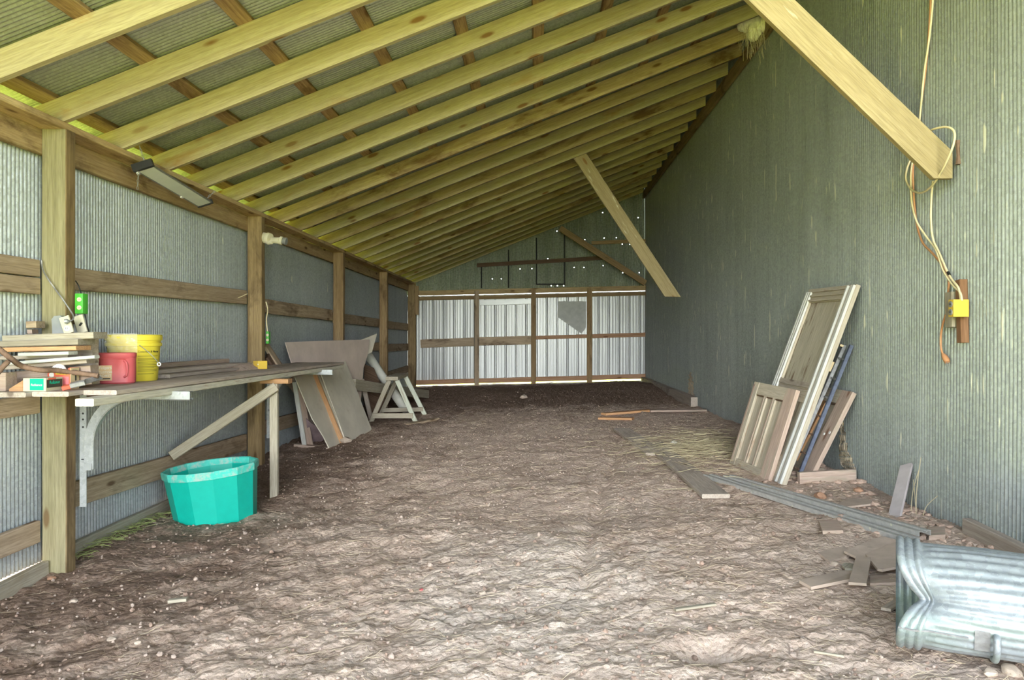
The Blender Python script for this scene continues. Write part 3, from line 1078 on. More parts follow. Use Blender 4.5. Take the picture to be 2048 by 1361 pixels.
# small things at the near bench end
b0 = pd(5, 783, 3.74)
tag(MB().box((b0.x - 0.02, 3.78, ZT + 0.046), (0.075, 0.085, 0.092), None, 0.004).build('wood_block', M_PINK), 'short square wood block at the picture edge on the bench end', 'block')
q0, q1 = pd(18, 783, 3.72), pd(46, 783, 3.72)
tag(MB().prism([V((q0.x, 3.72, ZT)), V((q1.x, 3.72, ZT)), V((q1.x, 3.72, ZT + 0.055)), V((q0.x, 3.72, ZT + 0.012))], (0, 0.06, 0)).build('wood_wedge', M_ORANGE),
    'small pale wood wedge beside the green and cream box', 'wedge')


def box_part(parent, name, c, size, mat, ch=0.0):
    return MB().box(c, size, None, ch).build(name, mat, parent)


# green and cream fastener box
e0, e1 = pd(46, 783, 3.70), pd(92, 782, 3.70)
bw = e1.x - e0.x
bx = thing('cardboard_box', ((e0.x + e1.x) / 2, 3.76, ZT), 'small green and cream fastener box at the front of the bench end', 'box')
box_part(bx, 'carton', ((e0.x + e1.x) / 2, 3.765, ZT + 0.034), (bw, 0.13, 0.066), M_CARDW, 0.0015)
box_part(bx, 'label_panel', (e0.x + bw * 0.60, 3.6992, ZT + 0.035), (bw * 0.60, 0.0012, 0.058), M_CARDG)
M = frame((1, 0, 0), (0, 0, 1), (e0.x + bw * 0.60, 3.6984, ZT + 0.033))
text('label_text', 'Reliance', 0.017, M_WHITE, bx, M)
box_part(bx, 'side_panel', (e1.x + 0.0006, 3.765, ZT + 0.038), (0.0012, 0.12, 0.040), M_CARDD)
M = frame((0, 1, 0), (0, 0, 1), (e1.x + 0.0016, 3.765, ZT + 0.043))
text('side_text', 'Reliance', 0.024, M_CARDG, bx, M)
box_part(bx, 'red_strip', (e1.x + 0.0006, 3.745, ZT + 0.062), (0.0013, 0.06, 0.008), M_CARDR)
# red and tan box behind it
e0, e1 = pd(95, 778, 3.86), pd(141, 778, 3.86)
bw = e1.x - e0.x
rb = thing('cardboard_box', ((e0.x + e1.x) / 2, 3.92, ZT), 'torn red and tan box with a white round mark, behind the green and cream one', 'box')
zz = ZT + 0.001
mb = MB().prism([V((e0.x, 3.86, zz)), V((e1.x, 3.86, zz)), V((e1.x, 3.86, zz + 0.112)), V((e1.x - 0.03, 3.86, zz + 0.098)), V((e1.x - 0.05, 3.86, zz + 0.085)), V((e0.x + 0.06, 3.86, zz + 0.095)), V((e0.x, 3.86, zz + 0.098))], (0, 0.07, 0))
mb.build('carton', M_CARDR, rb)
box_part(rb, 'end_panel', (e1.x + 0.001, 3.895, zz + 0.055), (0.002, 0.07, 0.110), M_TAN)
box_part(rb, 'hang_slot', (e1.x + 0.0025, 3.90, zz + 0.07), (0.001, 0.012, 0.055), M_CARDD)
MB().lathe([(0.013, 0), (0.013, 0.001)], 20, Matrix.Translation((e0.x + 0.022, 3.859, zz + 0.074)) @ Matrix.Rotation(math.pi / 2, 4, 'X'), True, True).build('round_mark', M_WHITE, rb)
box_part(rb, 'yellow_stripe', (e0.x + 0.075, 3.8592, zz + 0.080), (0.066, 0.001, 0.010), M_YELLOWB)
box_part(rb, 'pink_panel', (e0.x + 0.088, 3.8592, zz + 0.045), (0.045, 0.001, 0.04), M_PINKR)
mb = MB()
pp = smooth_path([(e0.x + 0.01, 3.88, zz + 0.100), (e0.x + 0.035, 3.885, zz + 0.116), (e0.x + 0.06, 3.88, zz + 0.112), (e0.x + 0.085, 3.875, zz + 0.092)], 4)
mb.tube(pp, 0.012, 8, rr=[0.006 + 0.012 * math.sin(math.pi * i / (len(pp) - 1)) for i in range(len(pp))])
tag(mb.build('paper_scrap', M_WHITE, smooth=50), 'crumpled white paper scrap lying over the torn red box', 'paper')
# flat hand tool beside the coffee canister
tl = thing('scraper_tool', pd(150, 778, 3.84), 'grey and red hand tool lying between the small boxes and the red canister', 'tool')
a, b, c = pd(122, 782, 3.76), pd(165, 770, 3.80), pd(199, 760, 3.93)
board('handle', a + V((0, 0.01, 0.01)), b + V((0, 0.01, 0.01)), 0.035, 0.020, (0, 1, 0.3), M_CARDR, tl)
board('sleeve', a.lerp(b, 0.45) + V((0, 0, 0.012)), b + V((0.015, 0, 0.012)), 0.040, 0.024, (0, 1, 0.3), M_STEELG, tl)
board('blade', b + V((0, 0.01, 0.012)), c + V((0, 0.01, 0.012)), 0.03, 0.008, (0, 1, 0.2), M_STEELG, tl)
# bent reinforcing bars


def rebar(pts, r, label):
    pa = smooth_path(pts, 14)
    rr = [r * (1.0 + 0.14 * (i % 2)) for i in range(len(pa))]
    tag(MB().tube(pa, r, 8, rr=rr).build('steel_rebar', M_RUST, smooth=60), label, 'rebar', 'ribbed steel bars on the bench')


rebar([pd(-12, 690, 3.60), pd(20, 716, 3.62), pd(45, 733, 3.70), pd(85, 741, 3.74), pd(108, 741, 3.80), pd(150, 746, 3.88), pd(197, 752, 3.90)], 0.0125,
      'long bent rusty reinforcing bar running over the boxes to the red canister')
rebar([pd(-6, 748, 3.56), pd(6, 734, 3.58), pd(17, 723, 3.60)], 0.0115, 'short end of rusty reinforcing bar at the picture edge above the wood block')

# red coffee canister
cx, cy = pd(235, 768, 4.42).x, 4.42
can = thing('coffee_canister', (cx, cy, ZT), 'red plastic coffee canister with a moulded grip, standing before the yellow bucket', 'canister')
n = 44
prof = [(0.090, 0.0), (0.097, 0.008), (0.098, 0.06), (0.098, 0.140), (0.100, 0.148), (0.098, 0.152), (0.101, 0.156), (0.101, 0.176), (0.097, 0.180)]
mb = MB()
vs = []
for r, z in prof:
    for k in range(n):
        a = 2 * math.pi * k / n
        ca, sa = math.cos(a), math.sin(a)
        pw = 0.62                                     # squarish section
        x = math.copysign(abs(ca) ** pw, ca) * r
        yv = math.copysign(abs(sa) ** pw, sa) * r
        # grip hollow on the near side
        if 0.03 < z < 0.15 and yv < 0:
            yv += 0.018 * math.exp(-((x - 0.018) / 0.018) ** 2) * (1 if 0.035 < z < 0.145 else 0)
        vs.append(V((cx + x, cy + yv, ZT + z)))
fs = []
for i in range(len(prof) - 1):
    for k in range(n):
        a, b = i * n + k, i * n + (k + 1) % n
        fs.append((a, b, b + n, a + n))
fs.append(tuple(reversed(range(n))))
fs.append(tuple(range((len(prof) - 1) * n, len(prof) * n)))
mb.add(vs, fs)
mb.build('body', M_REDP, can, smooth=40)
yf = cy - 0.099
pa = smooth_path([(cx + 0.034, yf + 0.004, ZT + 0.135), (cx + 0.047, yf - 0.004, ZT + 0.120), (cx + 0.050, yf - 0.004, ZT + 0.085), (cx + 0.047, yf - 0.004, ZT + 0.050), (cx + 0.034, yf + 0.004, ZT + 0.038)], 6)
MB().tube(pa, 0.006, 8).build('grip', M_REDP, can, smooth=60)
box_part(can, 'label', (cx - 0.060, yf - 0.0006, ZT + 0.064), (0.066, 0.0014, 0.088), M_LABEL, 0.0)
for body, dz, s in (('Folgers', 0.094, 0.022), ('CUSTOM', 0.067, 0.017), ('ROAST', 0.048, 0.019)):
    text('label_text', body, s, M_WHITE, can, frame((1, 0, 0), (0, 0, 1), (cx - 0.060, yf - 0.0018, ZT + dz)))
box_part(can, 'label_band', (cx - 0.060, yf - 0.0014, ZT + 0.031), (0.050, 0.001, 0.007), M_INK)

can.rotation_euler = (0, 0, 0.50)          # turned toward the room
# yellow bucket
bx_, by_ = pd(268, 766, 4.69).x, 4.69
bk_ = thing('plastic_bucket', (bx_, by_, ZT), 'yellow plastic bucket with black lettering and a wire handle on the bench', 'bucket')
TR = Matrix.Translation((bx_, by_, ZT))
hb = 0.284
mb = MB().lathe([(0.131, 0.0), (0.134, 0.005), (0.148, 0.205), (0.150, 0.215), (0.159, 0.217), (0.159, 0.236), (0.151, 0.238), (0.152, 0.254)], 56, TR)
mb.build('bucket_body', M_YELLOW, bk_, smooth=40)
MB().lathe([(0.150, 0.252), (0.161, 0.252), (0.162, 0.282), (0.156, 0.288), (0.140, 0.283), (0.0005, 0.281)], 56, TR, capb=False, capt=True).build('lid', M_YELLOW, bk_, smooth=35)


def btext(nm, body, size, z, ang, mat):
    r = 0.134 + 0.014 * z / 0.2
    dirv = V((math.sin(ang), -math.cos(ang), 0))
    c = V((bx_, by_, ZT + z)) + dirv * (r + 0.001)
    M = frame((math.cos(ang), math.sin(ang), 0), (0, 0, 1), c)
    return text(nm, body, size, mat, bk_, M, bend=r)


A0 = 1.13
btext('bucket_text', 'Concrete & Mortar', 0.0185, 0.182, A0, M_INK)
# the small print reads only as grey lines at this distance
for k, z in enumerate((0.155, 0.138, 0.130, 0.118, 0.110, 0.101, 0.090, 0.082, 0.070, 0.062, 0.045)):
    mb = MB()
    r = 0.134 + 0.014 * z / 0.2 + 0.0008
    n = 14
    vs = []
    for i in range(n + 1):
        a = A0 - 0.50 + (0.98 - 0.2 * (k % 3 == 1)) * i / n
        for q in (z - 0.0022, z + 0.0022):
            vs.append(V((bx_ + math.sin(a) * r, by_ - math.cos(a) * r, ZT + q)))
    mb.add(vs, [(2 * i, 2 * i + 2, 2 * i + 3, 2 * i + 1) for i in range(n)])
    mb.build('print_line', M_INKG, bk_)
hp = smooth_path([pd(279, 691, 4.55), pd(297, 705, 4.53), pd(311, 719, 4.55), pd(317, 727, 4.58)], 6)
MB().tube(hp, 0.0022, 6).build('wire_handle', M_GREYM, bk_)
rg = [pd(318, 729, 4.58) + V((0.010 * math.cos(a), 0, 0.010 * math.sin(a))) for a in [2 * math.pi * i / 16 for i in range(17)]]
MB().tube(rg, 0.0035, 6).build('handle_end', M_WHITE, bk_)
# crumpled clear film on the front of the bucket
mb = MB()
nu, nv = 22, 14
vs = []
for j in range(nv + 1):
    for i in range(nu + 1):
        u, w = i / nu, j / nv
        a = -0.75 + 1.35 * u
        z = 0.295 - 0.115 * w * (0.8 + 0.3 * math.sin(u * 3.1)) - 0.03 * max(0, u - 0.75) * 4 * w
        r = 0.163 + 0.010 * noise.noise(V((u * 5, w * 4, 1))) + 0.010 * noise.noise(V((u * 13, w * 11, 5))) + 0.006 * math.sin(math.pi * w)
        vs.append(V((bx_ + math.sin(a) * r, by_ - math.cos(a) * r, ZT + z + 0.006 * noise.noise(V((u * 9, w * 9, 8))))))
mb.add(vs, [(j * (nu + 1) + i, j * (nu + 1) + i + 1, (j + 1) * (nu + 1) + i + 1, (j + 1) * (nu + 1) + i) for j in range(nv) for i in range(nu)])
tag(mb.build('plastic_film', M_FILM, smooth=25), 'crumpled clear plastic film draped over the rim of the yellow bucket', 'plastic bag')

# boards lying at the back of the bench behind the bucket
tag(board('bench_board', (-2.672, 5.0, H - 0.188), (-2.672, 6.43, H - 0.188), 0.035, 0.04, (0, 0, 1), M_PINK), 'reddish strip on top of the boards at the back of the bench', 'board', 'boards lying flat on the bench')
tag(board('bench_board', (-2.60, 4.95, H - 0.222), (-2.60, 6.55, H - 0.222), 0.17, 0.028, (1, 0, 0), M_GREY), 'upper grey board lying flat at the back of the bench behind the bucket', 'board', 'boards lying flat on the bench')
tag(board('bench_board', (-2.53, 4.95, H - 0.249), (-2.53, 6.10, H - 0.249), 0.19, 0.024, (1, 0, 0), M_GREY), 'lower grey board lying flat on the bench beside the yellow bucket', 'board', 'boards lying flat on the bench')
mb = MB()
n = 26
vs = []
for j in range(13):
    for i in range(n + 1):
        u, w = i / n * 2 - 1, j / 12 * 2 - 1
        hh = 0.045 * max(0, 1 - u * u - w * w) ** 0.8 + (0.012 * noise.noise(V((u * 6, w * 5, 3))) if u * u + w * w < 0.95 else 0)
        vs.append(V((-2.52 + 0.13 * w, 6.45 + 0.55 * u, ZT + 0.001 + max(0, hh))))
mb.add(vs, [(j * (n + 1) + i, j * (n + 1) + i + 1, (j + 1) * (n + 1) + i + 1, (j + 1) * (n + 1) + i) for j in range(12) for i in range(n)])
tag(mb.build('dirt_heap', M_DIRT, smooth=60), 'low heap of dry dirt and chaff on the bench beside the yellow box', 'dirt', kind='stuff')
# yellow box near the far bench end
e = pd(516, 739, 6.42)
yb = thing('metal_box', (e.x, 6.47, ZT), 'small yellow box standing alone on the bench in front of the dark stained post', 'box')
Mz = Matrix.Rotation(-0.75, 4, 'Z')
MB().box((e.x, 6.47, ZT + 0.036), (0.088, 0.085, 0.070), Mz, 0.002).build('box_body', M_YELLOWB, yb)
for sx in (-1, 1):
    MB().box(V((e.x, 6.47, ZT + 0.042)) + Mz @ V((sx * 0.046, -0.043, 0)), (0.006, 0.004, 0.010), Mz).build('lug', M_WHITE, yb)

# dark boards leaning behind the bench end
for i, (x0, y0, x1, y1, dd, m, lab) in enumerate(((531, 690, 556, 728, 7.62, M_GIRT, 'grey board end leaning beside the dark stained post, over the bench'),
                                                 (534, 712, 546, 728, 7.55, M_DARKW, 'dark board end leaning beside the dark stained post, over the bench'))):
    a = pd(x0, y0, dd)
    b = pd(x1, y1, dd + 0.05)
    b2 = a + (b - a) * 1.7
    b2.z = max(b2.z, fh(b2.x, b2.y) - 0.02)
    tag(board('leaning_board', b2, a, 0.11, 0.03, (0, 1, 0.2), m), lab, 'board', 'boards leaning by the bench end')

# tub under the bench
tx, ty = -2.37, 5.52
tub = thing('plastic_tub', (tx, ty, fh(tx, ty)), 'teal faceted plastic feed tub tilted on the dirt under the workbench', 'tub')
zf = fh(tx, ty - 0.25) - 0.03
TT = Matrix.Translation((tx, ty, zf)) @ Matrix.Rotation(math.radians(-5), 4, 'Y') @ Matrix.Rotation(math.radians(3), 4, 'X') @ Matrix.Rotation(math.radians(8), 4, 'Z')


def facet_ring(r, z, n=12):
    return [TT @ V((r * 1.0 * math.cos(2 * math.pi * (k + 0.5) / n), r * 0.86 * math.sin(2 * math.pi * (k + 0.5) / n), z)) for k in range(n)]


def facet_shell(mb, prof):
    n = 12
    vs = [p for r, z in prof for p in facet_ring(r, z, n)]
    fs = []
    for i in range(len(prof) - 1):
        for k in range(n):
            a, b = i * n + k, i * n + (k + 1) % n
            fs.append((a, b, b + n, a + n))
    return mb.add(vs, fs), fs


mb = MB()
facet_shell(mb, [(0.01, 0.002), (0.272, 0.0), (0.282, 0.006), (0.322, 0.370), (0.314, 0.370), (0.275, 0.012), (0.01, 0.012)])
mb.build('tub_body', M_TEAL, tub)
mb = MB()
facet_shell(mb, [(0.322, 0.360), (0.333, 0.362), (0.337, 0.407), (0.331, 0.417), (0.318, 0.413), (0.314, 0.365), (0.322, 0.360)])
mb.build('rim', M_TEALD, tub)

# ------------------------------------------------------------------ fittings on the low wall
# outlet boxes on and beside the greenish post
ob = thing('outlet_box', pd(130, 668, 4.12), 'ivory outlet plate on a grey steel box with a plug in it, above the lumber', 'outlet', 'ivory outlet plates')
c = pd(117, 650, 4.20)
mb = MB().prism([c + V((-0.035, 0, -0.05)), c + V((0.03, 0, -0.05)), c + V((0.04, 0, 0.03)), c + V((0.01, 0, 0.052)), c + V((-0.025, 0, 0.05)), c + V((-0.04, 0, 0.03))], (0, 0.045, 0))
mb.build('steel_box', M_GREYM, ob)


def plate(root, x0, yt, x1, yb_, w, dd):
    a, b = pd(x0, yt, dd), pd(x1, yb_, dd)
    o = board('cover_plate', b, a, w, 0.012, (1, 0.0, 0), M_IVORY, root, warp=0)
    return a, b


a, b = plate(ob, 128, 634, 139, 667, 0.055, 4.16)
m = a.lerp(b, 0.72)
MB().lathe([(0.016, 0), (0.016, 0.004), (0.013, 0.006)], 18, Matrix.Translation(m + V((0, -0.006, 0))) @ Matrix.Rotation(math.pi / 2, 4, 'X'), True, True).build('receptacle', M_WHITE, ob)
mb = MB()
for sx in (-0.005, 0.005):
    mb.box(m + V((sx, -0.0125, 0.002)), (0.002, 0.001, 0.010))
mb.build('slots', M_INK, ob)
ob2 = thing('outlet_box', pd(160, 668, 4.3), 'ivory switch plate without a plug, directly under the green outlet box', 'outlet', 'ivory outlet plates')
a2, b2 = plate(ob2, 156, 632, 166, 666, 0.055, 4.28)
MB().box(a2.lerp(b2, 0.8) + V((-0.03, 0.03, 0)), (0.05, 0.05, 0.06), None, 0.004).build('steel_box', M_GREYM, ob2)
MB().box(a2.lerp(b2, 0.5) + V((0.008, -0.010, 0)), (0.008, 0.012, 0.02), Matrix.Rotation(0.6, 4, 'Y')).build('switch_lever', M_INK, ob2)
pl = pd(128, 643, 4.13)
cordp = smooth_path([pd(83, 521, 4.245), pd(86, 540, 4.24), pd(100, 564, 4.24), pd(124, 597, 4.24), pd(143, 625, 4.235), pd(147, 634, 4.20), pd(145, 640, 4.16), pd(138, 643, 4.145)], 8)
cd = thing('power_cord', cordp[0], 'thin dark cord running down across the greenish post to a grey plug', 'cord')
MB().tube(cordp, 0.0042, 6).build('cable', M_STEELG, cd, smooth=60)
MB().tube([pd(138, 643, 4.145), pd(134, 643, 4.14), pd(129, 643.5, 4.135)], 0.013, 10, rr=[0.008, 0.014, 0.013]).build('plug', M_GREYM, cd, smooth=40)
cordp = smooth_path([pd(151, 562, 4.40), pd(158, 574, 4.40), pd(165, 600, 4.42), pd(172, 640, 4.42), pd(180, 672, 4.42), pd(188, 700, 4.42)], 8)
tag(MB().tube(cordp, 0.0035, 6).build('power_cord', M_BLACK, smooth=60), 'thin black cord hanging beside the green outlet box on the wall', 'cord')
# loose wire over the second bay girt


def green_outlet(x0, x1, yt, yb_, dd, label, wall_side):
    a, b = pd(x0, yt, dd), pd(x1, yb_, dd)
    c = (a + b) / 2
    g = thing('green_outlet_box', c, label, 'outlet box', 'green outlet boxes on the posts')
    w, h = abs(b.x - a.x), abs(a.z - b.z)
    MB().box(c + V((0, 0.03, 0)), (w, 0.055, h), None, 0.006).build('box_body', M_GREENP, g, smooth=40)
    for dz in (0.022, -0.022):
        dz *= h / 0.11
        o = MB().lathe([(0.013, 0), (0.013, 0.003), (0.011, 0.004)], 18, Matrix.Translation(c + V((w * 0.08, 0.003, dz))) @ Matrix.Rotation(math.pi / 2, 4, 'X'), True, True).build('receptacle', M_IVORY, g)
        mb = MB()
        for sx in (-0.0045, 0.0045):
            mb.box(c + V((w * 0.08 + sx, -0.0015, dz)), (0.002, 0.001, 0.009))
        mb.build('slots', M_CARDR, o)
    return g


green_outlet(148.5, 165, 587, 628, 4.33, 'bright green double outlet box on the side of the greenish post', 1)
green_outlet(531.5, 537, 663, 688, 7.36, 'bright green outlet box seen edge-on beside the dark stained post', 1)
cordp = smooth_path([pd(420, 594, 7.0), pd(445, 599, 7.0), pd(470, 598, 7.05), pd(495, 588, 7.15)], 8)
tag(MB().tube(cordp, 0.004, 6).build('loose_wire', M_CREAM, smooth=60), 'loose pale wire lying along the girt before the dark stained post', 'wire')
cordp = smooth_path([pd(532, 604, 7.39), pd(535.5, 620, 7.39), pd(533, 640, 7.39), pd(535, 664, 7.39)], 8)
tag(MB().tube(cordp, 0.006, 6).build('power_cord', M_CREAM, smooth=60), 'pale cable coming down the side of the dark stained post to the green box', 'cord')

# hanging tube light
A, B = pd(287, 336, 4.97), pd(411, 410, 6.06)
lt = thing('hanging_shop_light', (A + B) / 2, 'long shop light with a grey diffuser hanging on chains beside the eave beam', 'light')
ax = (B - A).normalized()
nx_ = V((1, 0, 0))
M = frame(B - A, (1, 0, 0.35), (A + B) / 2)
Lh = (B - A).length
prof = [(-0.060, 0.0), (-0.045, 0.030), (0.045, 0.030), (0.060, 0.0), (0.052, 0.0), (0.040, 0.022), (-0.040, 0.022), (-0.052, 0.0)]
sg = 1 if (M.to_3x3() @ V((0, 0, 1))).z > 0 else -1
mb = MB()
mb.add([V((-Lh / 2, y_, z_ * sg)) for y_, z_ in prof] + [V((Lh / 2, y_, z_ * sg)) for y_, z_ in prof],
       [tuple(range(8)), tuple(reversed(range(8, 16)))] + [(k, (k + 1) % 8, (k + 1) % 8 + 8, k + 8) for k in range(8)])
o = mb.build('housing', M_STEELG, None, M, local=True)
o.parent = lt
o.matrix_basis = MWD[lt.name].inverted() @ M


def lpart(name, mat, c, size):
    mb = MB().box((0, 0, 0), size)
    M2 = M @ Matrix.Translation((c[0], c[1], c[2] * sg))
    o = mb.build(name, mat, None, M2, local=True)
    o.parent = lt
    o.matrix_basis = MWD[lt.name].inverted() @ M2
    return o


lpart('diffuser', M_LENS, (0.01, 0, 0.004), (Lh * 0.95, 0.098, 0.010))
lpart('end_cap', M_BLACK, (-Lh / 2, 0, 0.016), (0.03, 0.135, 0.050))
lpart('end_cap', M_BLACK, (Lh / 2, 0, 0.012), (0.02, 0.125, 0.036))
lpart('pull_knob', M_WHITE, (-Lh / 2 + 0.02, -0.05, -0.012), (0.016, 0.016, 0.022))
lpart('clip', M_WHITE, (Lh * 0.18, -0.052, -0.004), (0.03, 0.014, 0.012))


def chain(p, q, parent):
    p, q = V(p), V(q)
    n = max(2, int((q - p).length / 0.020))
    mb = MB()
    for i in range(n):
        c = p.lerp(q, (i + 0.5) / n)
        t = (q - p).normalized()
        s = t.orthogonal().normalized()
        if i % 2:
            s = t.cross(s)
        ring = [c + t * (0.013 * math.cos(a)) + s * (0.006 * math.sin(a)) for a in [2 * math.pi * k / 8 for k in range(9)]]
        mb.tube(ring, 0.0018, 4, cap=False)
    mb.build('chain', M_STEELG, parent)


chain(A + V((0, 0.02, 0.03)), pd(279, 292, 4.93), lt)
chain(B + V((0, -0.02, 0.03)), pd(430, 382, 6.05), lt)
chain(pd(277, 345, 4.97), pd(275, 380, 4.97), lt)
# twin spotlight holder under the beam by the second post
fl = thing('spot_lamp', pd(548, 480, 7.34), 'twin spot lamp holder screwed beside the dark stained post under the eave', 'lamp')


def cyl(parent, name, p, q, r0, r1, mat):
    p, q = V(p), V(q)
    return MB().tube([p, p.lerp(q, 0.08), p.lerp(q, 0.9), q], r0, 20, rr=[r0 * 0.94, r0, r1, r1 * 0.94]).build(name, mat, parent, smooth=40)


P1 = pd(522, 475, 7.38)
cyl(fl, 'mount', P1, pd(535, 477, 7.34), 0.052, 0.052, M_IVORY)
cyl(fl, 'mount_cap', pd(535, 477, 7.34), pd(541, 478, 7.33), 0.058, 0.055, M_IVORY)
cyl(fl, 'swivel', pd(536, 486, 7.33), pd(544, 484, 7.31), 0.022, 0.022, M_IVORY)
cyl(fl, 'lamp_holder', pd(543, 480, 7.32), pd(560, 482, 7.30), 0.026, 0.034, M_IVORY)
cyl(fl, 'collar', pd(560, 481, 7.30), pd(565, 482, 7.30), 0.040, 0.040, M_IVORY)
cyl(fl, 'lamp_holder', pd(565, 482, 7.30), pd(573, 483, 7.30), 0.030, 0.038, M_GREYM)

# ------------------------------------------------------------------ leaning fibreboard sheets past the bench end


def sheet(name, px, t, mat, label, up=(1, -1, 0.3), grp='leaning fibreboard sheets', xd=None):
    """px: list of (x, y, depth); depth None = on the dirt"""
    pts = []
    for x, y, dd in px:
        pts.append(gp(x, y) + V((0, 0, -0.015)) if dd is None else pd(x, y, dd))
    # flatten to the mean plane of the outline
    n = V((0, 0, 0))
    for i in range(len(pts)):
        n += pts[i].cross(pts[(i + 1) % len(pts)])
    n.normalize()
    c = sum(pts, V()) / len(pts)
    eye = V((0, 0, H))
    pts = [eye + (p - eye) * ((c - eye).dot(n) / (p - eye).dot(n)) for p in pts]
    o = slab(name, pts, t, mat, up=up, xdir=xd)
    return tag(o, label, 'sheet', grp)


sheet('fibreboard_sheet', [(571, 685, 8.33), (645, 682, 9.2), (739, 679.5, 10.30), (735, 712, 10.28), (727, 738, 10.2), (722, 800, 10.12), (722, 846, 10.08), (607, 878, 8.30), (584, 728, 8.31)], 0.010, M_PANEL,
      'big pinkish fibreboard sheet standing behind the bench end, wider at its top', up=(1, -0.3, 0.2))
sheet('fibreboard_scrap', [(716, 683, 10.45), (754, 668, 10.75), (744, 705, 10.72), (727, 713, 10.6), (720, 709, 10.5)], 0.012, M_PANELG,
      'small broken corner of tan fibreboard sticking out behind the big pinkish sheet', up=(0.3, -1, 0.2))
sheet('fibreboard_sheet', [(560, 752, 8.5), (592, 748, 8.6), (603, 790, 8.55), (588, 786, 8.5)], 0.010, M_PINK,
      'brown fibreboard corner showing under the bench behind the leaning sheets', up=(0.3, -1, 0.2))
sheet('fibreboard_sheet', [(641, 744, 8.62), (691, 722, 9.45), (744, 858, None), (694, 886, None)], 0.012, M_PANELG,
      'large greenish tan sheet leaning at the bench end, with the long pale edge', up=(1, -0.6, 0.4))
sheet('fibreboard_sheet', [(590, 754, 7.95), (630, 747, 8.62), (684, 884, None), (660, 897, None), (648, 875, 8.17), (625, 838, 8.12)], 0.010, M_PANELG,
      'tan sheet leaning in front of the others with a torn lower corner', up=(1, -0.6, 0.4))
a, b = gp(684, 886), pd(627, 748, 8.50)
tag(board('leaning_board', a, b, 0.07, 0.02, (1, -0.3, 0), M_ORANGE), 'orange-brown lath between the two tan leaning sheets', 'board', 'laths between the leaning sheets')
a, b = gp(690, 885), pd(636, 752, 8.56)
tag(board('leaning_board', a, b, 0.045, 0.015, (1, -0.3, 0), M_GREYL), 'thin pale lath between the two tan leaning sheets', 'board', 'laths between the leaning sheets')
a, b = gp(609, 893), pd(589, 765, 8.15)
tag(board('leaning_board', a, b, 0.05, 0.02, (1, 0, 0), M_WHITEW), 'narrow pale strip standing nearest the bench leg before the torn sheet', 'board', 'laths between the leaning sheets')
a, b = gp(620, 892), pd(600, 778, 8.18)
tag(board('leaning_board', a, b, 0.075, 0.02, (1, 0, 0), M_PINK), 'narrow pinkish strip standing beside the narrow pale one, before the torn sheet', 'board', 'laths between the leaning sheets')
sheet('fibreboard_scrap', [(612, 838, 8.3), (624, 848, 8.3), (646, 862, 8.32), (650, 876, None), (636, 886, None), (618, 888, None)], 0.008, plain('mauve_board', (0.36, 0.27, 0.28), 0.8, var=0.2, scale=6),
      'mauve broken scrap standing at the foot of the torn tan sheet', up=(0.5, -1, 0.2))
p = gp(610, 894)
tag(MB().box(p + V((0, 0.02, 0.006)), (0.24, 0.10, 0.03), Matrix.Rotation(0.1, 4, 'Y'), 0.006).build('wood_scrap', M_PINK), 'flat pinkish scrap on the dirt under the narrow strips', 'scrap')
# pipe, plank, dark sheets
a, b = pd(733, 706, 11.6), gp(814, 828)
a.x = max(a.x, -2.66)
tag(MB().tube([a, a.lerp(b, 0.5), b + V((0, 0, 0.03))], 0.066, 24).build('grey_pipe', M_PVC, smooth=40), 'grey-white plastic pipe leaning down behind the sawhorse', 'pipe')
a, b = pd(708, 770, 9.6), gp(856, 797) + V((0, 0, 0.07))
tag(board('long_plank', a, b, 0.145, 0.04, (0, 0, 1), M_GREYL), 'long pale plank slanting from the leaning sheets down behind the sawhorse', 'plank')
sheet('dark_board', [(729, 728, 11.0), (748, 737, 11.1), (770, 792, 11.1), (778, 826, 11.0), (735, 830, 10.85), (727, 800, 10.9)], 0.02, M_DARKW,
      'dark brown board standing behind the long pale plank and sawhorse', up=(1, -1, 0.2), grp='dark boards by the sawhorse')
a, b = gp(742, 838), pd(724, 760, 10.1)
tag(board('dark_board', a, b, 0.06, 0.03, (1, 0, 0), M_GREY), 'narrow grey board standing upright behind the largest tan sheet', 'board', 'dark boards by the sawhorse')

# sawhorse
sh = thing('sawhorse', gp(795, 838), 'small pale wooden sawhorse with two A-shaped ends on the dark dirt', 'sawhorse')
tA, tB = pd(786, 757, 10.35), pd(803, 750, 10.95)
board('top_beam', tA + V((0, -0.10, 0.0)), tB + V((0, 0.10, 0)), 0.17, 0.05, (1, 0, 0), M_GREYL, sh)
for (fx, fy, tp, sx, dd) in ((742, 838, tA, -0.05, 10.33), (831, 843, tA, 0.06, 10.33), (760, 829, tB, -0.05, 10.95), (851, 833, tB, 0.06, 10.95)):
    f = pd(fx, fy, dd)
    f.z = fh(f.x, f.y) - 0.01
    board('leg', f, tp + V((sx, 0, -0.03)), 0.062, 0.038, (1, 0, 0), M_GREYL if sx < 0 else M_MINT, sh)
board('stretcher', pd(746, 832, 10.30), pd(826, 832, 10.30), 0.07, 0.03, (0, 0, 1), M_GREYL, sh)
board('stretcher', pd(765, 821, 10.92), pd(846, 819, 10.92), 0.06, 0.03, (0, 0, 1), M_GREYL, sh)
a, b = gp(815, 850), gp(873, 838)
tag(board('ground_board', a, b, 0.12, 0.03, (0, 1, 0), M_GIRT), 'weathered board half sunk in the dirt before the sawhorse', 'board')

# ------------------------------------------------------------------ old doors and rails leaning on the tall wall


